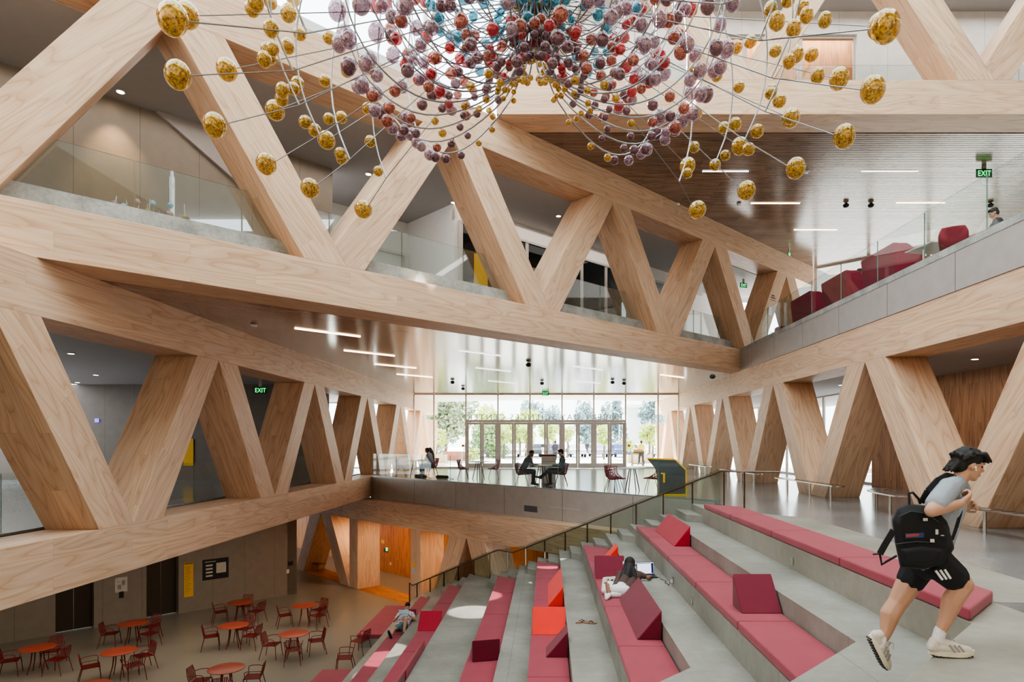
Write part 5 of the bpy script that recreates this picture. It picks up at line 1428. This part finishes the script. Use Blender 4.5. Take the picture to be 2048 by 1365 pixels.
# the reader lying on the bottom row
b7 = Vector((-4.45, 19.5, PADTOP[6]))
RD = {'hipL': (-4.36, 19.42, -5.64), 'hipR': (-4.54, 19.40, -5.64), 'neck': (-4.38, 19.78, -5.26), 'shL': (-4.18, 19.74, -5.32), 'shR': (-4.58, 19.74, -5.32), 'head': (-4.36, 19.86, -5.12),
      'knL': (-4.24, 19.06, -5.30), 'anL': (-4.26, 18.92, -5.66), 'toL': (-4.27, 18.76, -5.71), 'knR': (-4.58, 18.98, -5.58), 'anR': (-4.58, 18.60, -5.66), 'toR': (-4.62, 18.52, -5.50),
      'elL': (-4.06, 19.52, -5.42), 'wrL': (-4.26, 19.40, -5.24), 'elR': (-4.70, 19.52, -5.48), 'wrR': (-4.50, 19.38, -5.26)}
pat = NT('patterned_shirt_cloth'); gg = pat.n('ShaderNodeTexCoord').outputs['Object']; vo = pat.n('ShaderNodeTexVoronoi'); vo.inputs['Scale'].default_value = 16; pat.l(gg, vo.inputs['Vector'])
pat.principled(pat.ramp(vo.outputs['Distance'], [(.2, rgb(40, 50, 80)), (.42, rgb(226, 226, 232)), (.8, rgb(190, 150, 170))]), .8)
RDp = figure('person in a patterned shirt and teal shorts reading while lying on the lowest row', b7, 0, {k: Vector(v) - b7 for k, v in RD.items()}, .012, M['skin'], M['hair'], pat.m, m_cloth('teal_shorts', rgb(92, 124, 132)), M['dark'], sleeve=.6, pantlen=.6, headf=(.05, -1, -.25))
BO = thing('open_book', 'pale blue open book held up by the lying reader', 'book', (-4.38, 19.33, -5.2))
MB().prism([(-4.52, 19.34, -5.26), (-4.38, 19.31, -5.26), (-4.38, 19.36, -5.10), (-4.52, 19.39, -5.10)], (0, .012, .004)).prism([(-4.38, 19.31, -5.26), (-4.24, 19.34, -5.26), (-4.24, 19.39, -5.10), (-4.38, 19.36, -5.10)], (0, .012, .004)).build('cover', m_plain('pale_blue_cover', rgb(160, 200, 214), .6), BO)
MB().prism([(-4.51, 19.358, -5.252), (-4.38, 19.328, -5.252), (-4.38, 19.378, -5.108), (-4.51, 19.408, -5.108)], (0, .006, .002)).prism([(-4.38, 19.328, -5.252), (-4.25, 19.358, -5.252), (-4.25, 19.408, -5.108), (-4.38, 19.378, -5.108)], (0, .006, .002)).build('pages', M['pale'], BO)
# ------------------------------------------------------------------ the running person, close to the viewer
YB = 4.86
def K_(cx, cy, dy=0.0):                       # surveyed joint of the runner
    return at(1648 + cx / 2.7025, 860 + cy / 2.7025, YB + dy)
gb = onfloor(1897, 1306, L0Z)
RB = Vector((3.02, YB, L0Z))
RN = thing('person', 'running person in grey tee, black shorts and white sneakers with a black backpack', 'person', RB)
k_ = lambda cx, cy, dy=0.0: K_(cx, cy, dy) - RB
V_ = .0075
hc = k_(786, 193, .02); HM = face_frame((.96, -.10, -.22), (.14, 0, 1))
shR, elR, wrR = k_(672, 318, -.17), k_(580, 438, -.36), k_(742, 398, -.25)
shL, elL, wrL = k_(735, 322, .20), k_(668, 500, .26), k_(742, 430, .16)
neck = k_(722, 285, .02); pel = k_(575, 700, .02); chest = k_(668, 400, .02)
hipR, knR, anR = k_(612, 720, -.10), k_(752, 838, -.13), k_(628, 1090, -.10)
hipL, knL, anL = k_(520, 725, .10), k_(402, 930, .13), k_(318, 1132, .12)
body = head_prims(hc, HM, 1.0) + [cap_(neck, .060, hc + HM @ V3(0, -.025, -.06), .056)]
tors = [cap_(k_(560, 690, -.09), .108, k_(650, 380, -.10), .112), cap_(k_(560, 690, .11), .108, k_(680, 385, .13), .112), cap_(pel, .12, chest, .13), cap_(shR, .072, neck, .062), cap_(shL, .072, neck, .062), cap_(k_(690, 340, .0), .10, k_(640, 500, .0), .11)]
body += [(q[0], q[1], q[2] - .018, q[3], q[4] - .018) for q in tors]
body += [cap_(shR, .054, elR, .046), cap_(elR, .047, elR.lerp(wrR, .35), .046), cap_(elR.lerp(wrR, .35), .046, wrR, .031), cap_(shL, .054, elL, .045), cap_(elL, .045, wrL, .030)]
body += hand(wrR, k_(790, 360, -.24) - wrR, V3(-.6, .5, .3), 1.25, 1.08, -1) + hand(wrL, V3(.8, -.2, .5), V3(-.4, -.5, -.6), 1.2, 1.05, 1)
for h, kn, an, sg in ((hipR, knR, anR, 1), (hipL, knL, anL, -1)):
    cm = kn.lerp(an, .33)
    body += [cap_(h, .102, h.lerp(kn, .55), .088), cap_(h.lerp(kn, .55), .094, kn, .074), cap_(kn, .072, cm + V3(-.024, 0, 0), .075), cap_(cm + V3(-.024, 0, 0), .075, kn.lerp(an, .75), .050), cap_(kn.lerp(an, .75), .050, an, .040)]
body += [cap_(anR, .035, k_(625, 1150, -.10), .03), cap_(anL, .035, k_(300, 1175, .12), .03)]
blob('body', body, V_, M['skin'], RN, 2)
tee = m_cloth('heather_grey_tee', rgb(150, 156, 166), 120)
blob('shirt', tors + [cap_(shR, .080, shR.lerp(elR, .70), .076), cap_(shL, .078, shL.lerp(elL, .6), .072)], V_, tee, RN, 4)
shc = m_cloth('black_running_shorts', rgb(24, 25, 29))
mid = (hipL + hipR) / 2
blob('shorts', [cap_(hipL, .125, hipR, .125), cap_(k_(560, 680, -.07), .118, k_(560, 680, .09), .118), cap_(hipR, .122, hipR.lerp(knR, .62), .108), cap_(hipL, .122, hipL.lerp(knL, .42), .105)], V_, shc, RN, 4)
# three white stripes on the near leg of the shorts
sb = MB()
axl = (knR - hipR).normalized()
for j in range(3):
    a = k_(603 + 24 * j, 762 - 3 * j, -.235); b = k_(640 + 22 * j, 812 - 3 * j, -.243)
    sb.bar(a, b, .014, .012, up=(0, 1, 0))
o = sb.build('stripe', M['white_metal'], None); o.parent = RN; o.location = (0, 0, 0)
# hair: layered tousled locks
hr_ = random.Random(11)
hp_ = [ell(hc + HM @ V3(0, -.028, .050), (.088, .106, .088), HM), ell(hc + HM @ V3(0, -.075, -.005), (.078, .062, .075), HM)]
for i in range(70):
    a = hr_.uniform(-1.25, 1.25); b = hr_.uniform(-2.6, 1.15)
    d = V3(math.sin(a) * .9, math.cos(b) * math.cos(a) * .55 - .25, .75 * math.cos(a) * (1 if b > -1.7 else .15)).normalized()
    p = hc + HM @ (V3(d.x * .082, -.025 + d.y * .10, .040 + d.z * .085))
    fl = V3(d.x * .3 + hr_.uniform(-.25, .25), hr_.uniform(-.5, -.1) if d.y < .1 else hr_.uniform(.2, .7), hr_.uniform(-.45, .15))
    hp_.append(cap_(p, .020, p + HM @ (fl.normalized() * hr_.uniform(.02, .045)), .006))
for i in range(12):                             # fringe over the forehead, locks over the nape
    x = -.055 + .01 * i
    hp_.append(cap_(hc + HM @ V3(x, .062, .10), .022, hc + HM @ V3(x * 1.05, .108 + hr_.uniform(-.01, .014), .058 + hr_.uniform(-.012, .012)), .009))
    hp_.append(cap_(hc + HM @ V3(x, -.105, .0), .022, hc + HM @ V3(x * 1.1, -.135 + hr_.uniform(-.02, .01), -.06 + hr_.uniform(-.02, .02)), .008))
blob('hair', hp_, .006, M['hair'], RN, 1)
eyes(hc, HM, RN)
for sx in (-1, 1):
    o = MB().tube([hc + HM @ V3(sx * .018, .090, .030), hc + HM @ V3(sx * .035, .088, .035), hc + HM @ V3(sx * .050, .076, .028)], .0045, 5).build('eyebrow', M['hair'], None); o.parent = RN; o.location = (0, 0, 0)
MBm = MB().tube([hc + HM @ V3(-.02, .0845, -.0615), hc + HM @ V3(0, .0885, -.0615), hc + HM @ V3(.02, .0845, -.0615)], .003, 5)
o = MBm.build('mouth', m_plain('lip_line', rgb(140, 78, 70), .5), None); o.parent = RN; o.location = (0, 0, 0)
o = MB().ball((0, 0, 0), .009, 10, 8).tube([(0, 0, 0), (.004, 0, -.026)], .0045, 6).build('earbud', M['white_metal'], None); o.parent = RN; o.location = hc + HM @ V3(.083, .004, -.012)
# socks and sneakers
sock = m_cloth('white_sock', rgb(224, 222, 224), 80)
blob('sock', [cap_(k_(628, 1085, -.10), .043, k_(615, 1135, -.10), .044)], .006, sock, RN, 2)
blob('sock', [cap_(k_(318, 1120, .12), .042, k_(300, 1165, .12), .045)], .006, sock, RN, 2)
shoe_up = m_plain('cream_mesh_upper', rgb(206, 200, 190), .7, 0, .08, 60); shoe_so = m_plain('pale_sole', rgb(222, 216, 196), .6)
def sneaker(heel, toe, upv, dy, parent):        # heel and toe on the sole line, up = away from the ground
    d = (toe - heel); L = d.length; d.normalize(); up = (upv - d * upv.dot(d)).normalized(); sd = d.cross(up)
    T = lambda l, h, s: heel + d * l * L + up * h + sd * s
    S_ = blob('shoe', [cap_(T(.10, .065, 0), .042, T(.14, .10, 0), .040), cap_(T(.10, .06, 0), .042, T(.55, .055, 0), .044), cap_(T(.5, .055, 0), .044, T(.86, .042, 0), .034), cap_(T(.25, .10, 0), .038, T(.62, .06, 0), .036)], .006, shoe_up, parent, 2)
    pr = []
    n = 22; pts = []
    for k in range(n):
        t = 2 * math.pi * k / n; l = .5 + .5 * math.cos(t); wv = .046 * (.82 + .30 * l - .35 * max(0, l - .75))
        pts.append((l, wv * math.sin(t)))
    lo, hi = [], []
    sole = MB()
    rise = lambda l: .022 * max(0, (l - .72) / .28) ** 2 + .010 * max(0, (.14 - l) / .14)
    a = [T(l, .001 + rise(l), s) for l, s in pts]; b = [T(l, .036 + rise(l) * .7, s * 1.05) for l, s in pts]
    sole.add(a + b, [tuple(range(n - 1, -1, -1)), tuple(range(n, 2 * n))] + [(k, (k + 1) % n, n + (k + 1) % n, n + k) for k in range(n)])
    o = sole.build('sole', shoe_so, None); o.parent = S_; o.location = (0, 0, 0)
    tr = MB()
    for k in range(12):
        l = .08 + .075 * k; tr.bar(T(l, .0 + rise(l), -.038), T(l, .0 + rise(l), .038), .010, .008, up=up)
    o = tr.build('tread', M['dark'], None); o.parent = S_; o.location = (0, 0, 0)
    lc = MB()
    for k in range(5):
        l = .40 + .065 * k; lc.tube([T(l, .082 - .006 * k, -.035), T(l + .02, .104 - .010 * k, 0), T(l, .082 - .006 * k, .035)], .004, 5)
    lc.tube([T(.36, .125, 0), T(.46, .15, -.03), T(.55, .13, -.05), T(.43, .12, -.01)], .003, 5).tube([T(.36, .125, 0), T(.42, .15, .03), T(.5, .12, .05)], .003, 5)
    o = lc.build('laces', m_plain('grey_lace', rgb(150, 146, 142), .7), None); o.parent = S_; o.location = (0, 0, 0)
    st = MB()
    for k in range(3):
        l = .52 + .10 * k; st.bar(T(l, .040, -.046 * (1.0 - .1 * k)), T(l - .12, .088, -.036), .016, .006, up=sd)
        st.bar(T(l, .040, .046 * (1.0 - .1 * k)), T(l - .12, .088, .036), .016, .006, up=sd)
    o = st.build('stripe', bpy.data.materials['grey_lace'], None); o.parent = S_; o.location = (0, 0, 0)
    hp2 = MB().bar(T(.04, .045, -.047), T(.36, .036, -.051), .022, .006, up=sd).build('heel_plug', M['alu'], None); hp2.parent = S_; hp2.location = (0, 0, 0)
sneaker(Vector((k_(560, 1150, -.10).x, k_(560, 1150, -.10).y, .012)), Vector((k_(812, 1195, -.12).x, k_(812, 1195, -.12).y, .004)), V3(0, 0, 1), -.1, RN)
sneaker(k_(232, 1112, .12), k_(330, 1312, .12), V3(.88, 0, .30), .12, RN)
# backpack: held on the shoulders, a thing of its own
BP = thing('backpack', 'black backpack with hanging straps worn by the running person', 'backpack', RB + k_(535, 590, -.26))
b0 = BP.location - RB
g = lambda cx, cy, dy: k_(cx, cy, dy + (.07 if dy < -.27 else .03)) - b0
bm_ = m_cloth('black_nylon', rgb(22, 22, 26), 40)
front = [(455, 405), (590, 420), (665, 500), (700, 640), (640, 725), (540, 752), (415, 740), (388, 610), (372, 490), (400, 430)]
blob('bag_body', [('h', [g(cx, cy, -.33) for cx, cy in front] + [g(535 + (cx - 535) * 1.04, 580 + (cy - 580) * 1.04, -.14) for cx, cy in front] + [g(540 + (cx - 540) * .8, 585 + (cy - 585) * .8, -.38) for cx, cy in front])], .008, bm_, BP, 10)
blob('front_pocket', [('h', [g(cx, cy, -.38) for cx, cy in ((405, 640), (520, 622), (655, 640), (640, 715), (540, 738), (430, 730))] + [g(cx, cy, -.425) for cx, cy in ((430, 655), (520, 645), (630, 655), (610, 705), (540, 720), (450, 715))])], .008, bm_, BP, 6)
blob('side_pocket', [('h', [g(cx, cy, -.30) for cx, cy in ((600, 500), (680, 520), (690, 610), (610, 600))] + [g(cx, cy, -.385) for cx, cy in ((610, 515), (655, 525), (665, 595), (615, 590))])], .008, bm_, BP, 5)
st = MB()
def band(pts, w=.030, h=.006, up=(0, 1, 0)):
    for a, b in zip(pts[:-1], pts[1:]): st.bar(BP.location + a, BP.location + b, w, h, up)
band([g(525, 395, -.24), g(560, 330, -.26), g(610, 275, -.20), g(662, 246, -.10), g(700, 255, -.08), g(742, 300, -.09), g(748, 345, -.10)], .04, .012)
band([g(748, 345, -.10), g(735, 450, -.12), g(712, 530, -.14), g(690, 590, -.20)], .03, .01)
st.build('shoulder_strap', bm_, BP)
st = MB(); band([g(375, 545, -.36), g(330, 620, -.37), g(302, 672, -.37)], .045, .01); st.build('loose_strap', bm_, BP)
MB().tube([BP.location + v for v in (g(302, 672, -.37), g(312, 730, -.37), g(335, 715, -.37), g(392, 682, -.36))], .008, 6).build('strap_tail', bm_, BP)
MB().tube([BP.location + v for v in (g(302, 672, -.37), g(265, 674, -.37))], .006, 6).build('strap_end', bm_, BP)
MB().tube([BP.location + v for v in (g(462, 415, -.27), g(458, 345, -.27), g(480, 340, -.27), g(512, 375, -.26), g(520, 400, -.25))], .009, 6).build('top_handle', bm_, BP)
lab = m_plain('navy_label', rgb(40, 56, 110), .6)
MB().prism([BP.location + g(438, 562, -.392), BP.location + g(540, 556, -.392), BP.location + g(538, 582, -.392), BP.location + g(440, 588, -.392)], (0, -.003, 0)).build('label_patch', lab, BP)
MB().prism([BP.location + g(442, 566, -.396), BP.location + g(514, 561, -.396), BP.location + g(512, 576, -.396), BP.location + g(444, 581, -.396)], (0, -.002, 0)).build('label_stripe', m_plain('rust_label', rgb(150, 70, 66), .6), BP)
for (cx, cy, w_, h_) in ((548, 486, .03, .02), (610, 553, .018, .035), (585, 600, .028, .022), (640, 572, .022, .006)):
    MB().box(BP.location + g(cx, cy, -.400), (w_, .006, h_)).build('white_tag', M['pale'], BP)
zz = MB()
zz.tube([BP.location + v for v in (g(400, 470, -.385), g(470, 440, -.388), g(560, 455, -.388), g(620, 500, -.385))], .004, 5)
zz.tube([BP.location + v for v in (g(392, 618, -.388), g(500, 605, -.392), g(600, 612, -.392))], .004, 5)
zz.build('zip', m_plain('zip_grey', rgb(70, 70, 74), .4, .3), BP)
# ------------------------------------------------------------------ outside the entrance
MB().floorpoly([(-60, 39.1), (60, 39.1), (60, 58), (-60, 58)], L0Z - .3, L0Z - .01).build('ground', m_concrete('sunny_paving', rgb(205, 202, 194), rgb(222, 219, 212), .8, .5, spec=.2), kind=S)
MB().floorpoly([(-90, 58), (90, 58), (90, 190), (-90, 190)], L0Z - .3, L0Z - .03).build('ground', m_concrete('asphalt_lot', rgb(196, 196, 198), rgb(214, 214, 214), .8, .3, spec=.2), kind=S)
def m_leaf(n, c0, c1):
    t = NT(n); oi = t.n('ShaderNodeNewGeometry').outputs['Random Per Island']
    p = t.principled(t.ramp(oi, [(0, c0), (1, c1)]), .6, **{'Specular IOR Level': .2}); return t.m
LEAF = {'olive': m_leaf('olive_leaves', rgb(128, 142, 112), rgb(186, 196, 166)), 'lime': m_leaf('lime_leaves', rgb(170, 190, 96), rgb(224, 230, 160)),  # leaf colours paled to carry the washed-out haze outdoors
        'green': m_leaf('green_leaves', rgb(112, 142, 104), rgb(184, 200, 150)), 'blue': m_leaf('blue_green_leaves', rgb(122, 146, 150), rgb(172, 190, 188))}
bark = m_plain('tree_bark', rgb(110, 94, 78), .8)
rt = random.Random(21)
def tree(x, y, h, cr, kind, label, n=900, leaf=.16, ch=None, cat='tree', grp='trees outside the entrance', nm='tree'):
    T = thing(nm, label, cat, (x, y, L0Z), group=grp)
    cz = h - (ch or cr); chh = ch or cr
    if cat == 'tree': MB().tube([(x, y, L0Z - .02), (x + .05, y, L0Z + (h - chh) * .5), (x, y + .05, L0Z + cz)], [.05 + h * .018, .04 + h * .013, .03 + h * .008], 8).build('trunk', bark, T)
    else: MB().tube([(x, y, L0Z - .02), (x, y, L0Z + cz)], .04, 6).build('stem', bark, T)
    mb = MB()
    cl = [(rt.uniform(-.6, .6), rt.uniform(-.6, .6), rt.uniform(-.7, .7)) for _ in range(9)] + [(0, 0, 0)]
    for i in range(n):
        a, b, c = rt.choice(cl)
        d = V3(rt.gauss(0, 1), rt.gauss(0, 1), rt.gauss(0, 1)).normalized() * (rt.random() ** .33) * .48
        p = V3(x + (a + d.x) * cr * .95, y + (b + d.y) * cr * .95, L0Z + cz + (c + d.z) * chh * .9)
        if p.z < L0Z + .05: p.z = L0Z + .03
        u = V3(rt.gauss(0, 1), rt.gauss(0, 1), rt.gauss(0, 1)).normalized(); w = u.orthogonal().normalized()
        s = leaf * rt.uniform(.6, 1.3)
        mb.quad(p - u * s - w * s * .6, p + u * s - w * s * .6, p + u * s + w * s * .6, p - u * s + w * s * .6)
    mb.build('crown' if cat == 'tree' else 'leaves', LEAF[kind], T)
tree(-9.6, 60, 6.6, 3.0, 'olive', 'large grey green tree outside, left of the entrance doors', 3000, .17, 3.2)
tree(-8.7, 49.5, 3.0, .9, 'lime', 'young lime green tree in a planter outside the left pane', 700, .09)
tree(-6.6, 76, 6.6, 2.6, 'lime', 'yellow green tree outside, right of the large grey green one', 1800, .18, 2.8)
tree(-3.4, 78, 6.2, 2.6, 'lime', 'yellow green tree outside, above the second pair of doors', 1800, .18, 2.6)
tree(-6.2, 66, 4.4, 2.4, 'green', 'dark green bushy tree behind the leftmost doors', 1800, .15, 2.4)
tree(-2.6, 108, 8.8, 2.2, 'blue', 'distant blue green tree above the second pair of doors', 1000, .22, 3.4)
tree(1.0, 112, 8.2, 2.4, 'blue', 'distant blue green tree above the middle doors', 1000, .22, 3.0)
tree(5.6, 92, 8.0, 2.2, 'blue', 'tall dark tree outside, left one above the right hand doors', 1600, .2, 4.2)
tree(7.6, 94, 8.0, 1.9, 'blue', 'tall dark tree outside, right one above the right hand doors', 1400, .2, 4.2)
tree(10.9, 96, 8.4, 1.6, 'blue', 'slim tall dark tree outside, right of the doors', 1400, .2, 4.6)
tree(18, 110, 11, 2.6, 'blue', 'dark tree behind the pale building at the right', 1000, .24, 4)
for i, x in enumerate((-4.4, -2.2, .1, 2.1)):
    tree(x, 64 + i % 2 * 3, 3.7, 1.1, 'lime', 'light green street tree beyond the doors, %s of four in a row' % ('first from the left', 'second from the left', 'third from the left', 'last')[i], 700, .12, 1.25)
tree(5.3, 60, 3.3, 1.0, 'lime', 'round light tree outside behind the right hand doors', 800, .11)
tree(8.6, 54, 3.3, .95, 'lime', 'round lime tree outside at the right pane', 800, .11)
tree(10.2, 62, 3.4, 1.2, 'green', 'bushy green tree outside beside the pale building', 800, .13)
tree(7.2, 58, 1.9, .7, 'lime', 'small round shrub tree right of the entrance doors', 500, .1)
for x, y, lb in ((-6.1, 52, 'low green shrub outside behind the leftmost doors'), (7.1, 49.5, 'low green shrub in the planter at the right pane')):
    tree(x, y, 1.15, .75, 'lime', lb, 500, .08, .5, 'shrub', 'shrubs outside the entrance', 'shrub')
# planters, wall, posts
beige = m_plain('beige_stone', rgb(206, 190, 160), .7, 0, .05)
for x, y, w_, lb in ((-8.8, 49.5, 1.9, 'beige stone planter box outside the left pane'), (7.1, 49.5, 1.9, 'beige stone planter box outside the right pane')):
    Pp = thing('planter', lb, 'planter', (x, y, L0Z), group='stone planters outside')
    pm = MB()
    for a, b in (((-w_ / 2, -.5), (w_ / 2, -.42)), ((-w_ / 2, .42), (w_ / 2, .5)), ((-w_ / 2, -.42), (-w_ / 2 + .08, .42)), ((w_ / 2 - .08, -.42), (w_ / 2, .42))):
        pm.box2((x + a[0], y + a[1], L0Z - .01), (x + b[0], y + b[1], L0Z + .62))
    pm.build('box', beige, Pp)
    MB().box2((x - w_ / 2 + .08, y - .42, L0Z - .01), (x + w_ / 2 - .08, y + .42, L0Z + .5)).build('soil', bark, Pp)
MB().box2((-9.0, 55, L0Z - .01), (-6.6, 55.3, L0Z + .8)).build('garden_wall', m_plain('red_brick', rgb(170, 110, 92), .8), None, (-7.8, 55.1, L0Z), label='low reddish garden wall outside behind the left planter', cat='wall', kind='thing')
MB().box2((-5.75, 41.4, L0Z - .01), (-5.55, 41.6, L0Z + .95)).build('bollard', M['alu'], None, (-5.65, 41.5, L0Z), label='grey square bollard outside left of the doors', cat='bollard', bevel=.01)
MB().tube([(9.0, 80, L0Z - .03), (9.0, 80, L0Z + 5.2), (8.6, 80, L0Z + 5.4), (8.2, 80, L0Z + 5.4)], .06, 8).build('lamp_post', M['white_metal'], None, (9, 80, L0Z), label='slim pale lamp post in the car park', cat='lamp post')
# pale building at the right
BD = thing('building', 'pale office building beyond the car park, at the right', 'building', (19, 118, L0Z))
MB().box2((14.2, 114, L0Z - .03), (26, 124, 6.2)).build('walls', m_plain('pale_render', rgb(216, 216, 216), .7, 0, .03), BD)
MB().box2((13.6, 113.4, 6.2), (26.6, 124.6, 6.7)).build('roof', M['white_wall'], BD)
for x in (16.0, 19.5, 23.0): MB().box2((x, 113.95, 4.4), (x + 2.4, 114.05, 5.2)).build('window', m_plain('blue_grey_pane', rgb(150, 170, 180), .2) if x < 17 else bpy.data.materials['blue_grey_pane'], BD)
# parked cars
def car(paint):
    c = thing('car', 'x', 'car')
    prof = [(-2.15, .35), (-2.2, .62), (-2.05, .85), (-1.25, .95), (-.65, 1.42), (.85, 1.45), (1.6, 1.0), (2.15, .88), (2.2, .45), (2.1, .30)]
    MB().prism([(x, -.86, z) for x, z in prof], (0, 1.72, 0)).build('body', paint, c, bevel=.06, seg=2)
    gl = MB()
    for y in (-.868, .868):
        p = [(-1.05, .97), (-.6, 1.34), (.8, 1.37), (1.35, 1.0)]
        gl.prism([(x, y - .004, z) for x, z in p], (0, .008, 0))
    gl.build('side_window', M['black'], c)
    for x in (-1.35, 1.35):
        for y in (-.78, .78): MB().lathe([(0, -.1), (.32, -.1), (.33, 0), (.32, .1), (0, .1)], (x, y, .33), 18, Matrix.Rotation(math.pi / 2, 3, 'X')).build('wheel', M['black'], c)
    return c
PNT = [m_plain(n, c, .3, .2, .02) for n, c in (('white_car_paint', rgb(228, 230, 234)), ('blue_car_paint', rgb(70, 92, 140)), ('dark_car_paint', rgb(60, 64, 74)), ('silver_car_paint', rgb(170, 176, 186)))]
CN_ = ['white', 'blue', 'dark grey', 'silver']; cars = [car(p) for p in PNT]
seq = [(-7.4, 1), (-4.0, 0), (-1.6, 2), (.8, 1), (3.2, 0), (5.6, 3), (8.0, 1), (10.6, 0), (13.2, 2)]
ORD = ['leftmost', 'second from the left', 'third from the left', 'fourth from the left', 'middle', 'sixth from the left', 'third from the right', 'second from the right', 'rightmost']
for i, (x, k) in enumerate(seq):
    lb = '%s car parked in the front row outside, %s' % (CN_[k], ORD[i])
    place(cars[k], 'car%d' % k, x, 70.0 + .3 * (i % 3), L0Z - .03, math.pi / 2 + .06, lb, 'cars parked in the front row')
for i, (x, k) in enumerate([(-7.0, 3), (-1.2, 0), (4.4, 2), (9.6, 0), (15.0, 3)]):
    place(cars[k], 'car%d' % k, x, 82.0, L0Z - .03, .1, '%s car parked crosswise in the back row outside, %s' % (CN_[k], ('first', 'second', 'third', 'fourth', 'fifth')[i]), 'cars parked in the back row')
CT = thing('service_cart', 'dark service cart with a box outside the right hand doors', 'cart', (6.1, 43.2, L0Z))
MB().box2((5.7, 42.9, L0Z + .85), (6.5, 43.5, L0Z + .9)).box2((5.7, 42.9, L0Z + .12), (6.5, 43.5, L0Z + .17)).build('shelf', M['dark'], CT)
for x in (5.73, 6.47):
    for y in (42.93, 43.47): MB().box2((x - .02, y - .02, L0Z + .08), (x + .02, y + .02, L0Z + .9)).ball((x, y, L0Z + .04), .045, 8, 6).build('leg', M['dark'], CT)
MB().box2((5.8, 43.0, L0Z + .9), (6.4, 43.4, L0Z + 1.12)).build('parcel', M['wood_in'], CT)
# ------------------------------------------------------------------ put the lower floor at z = 0
for o in list(COL.objects):
    if o.parent is None: o.location.z += ZO
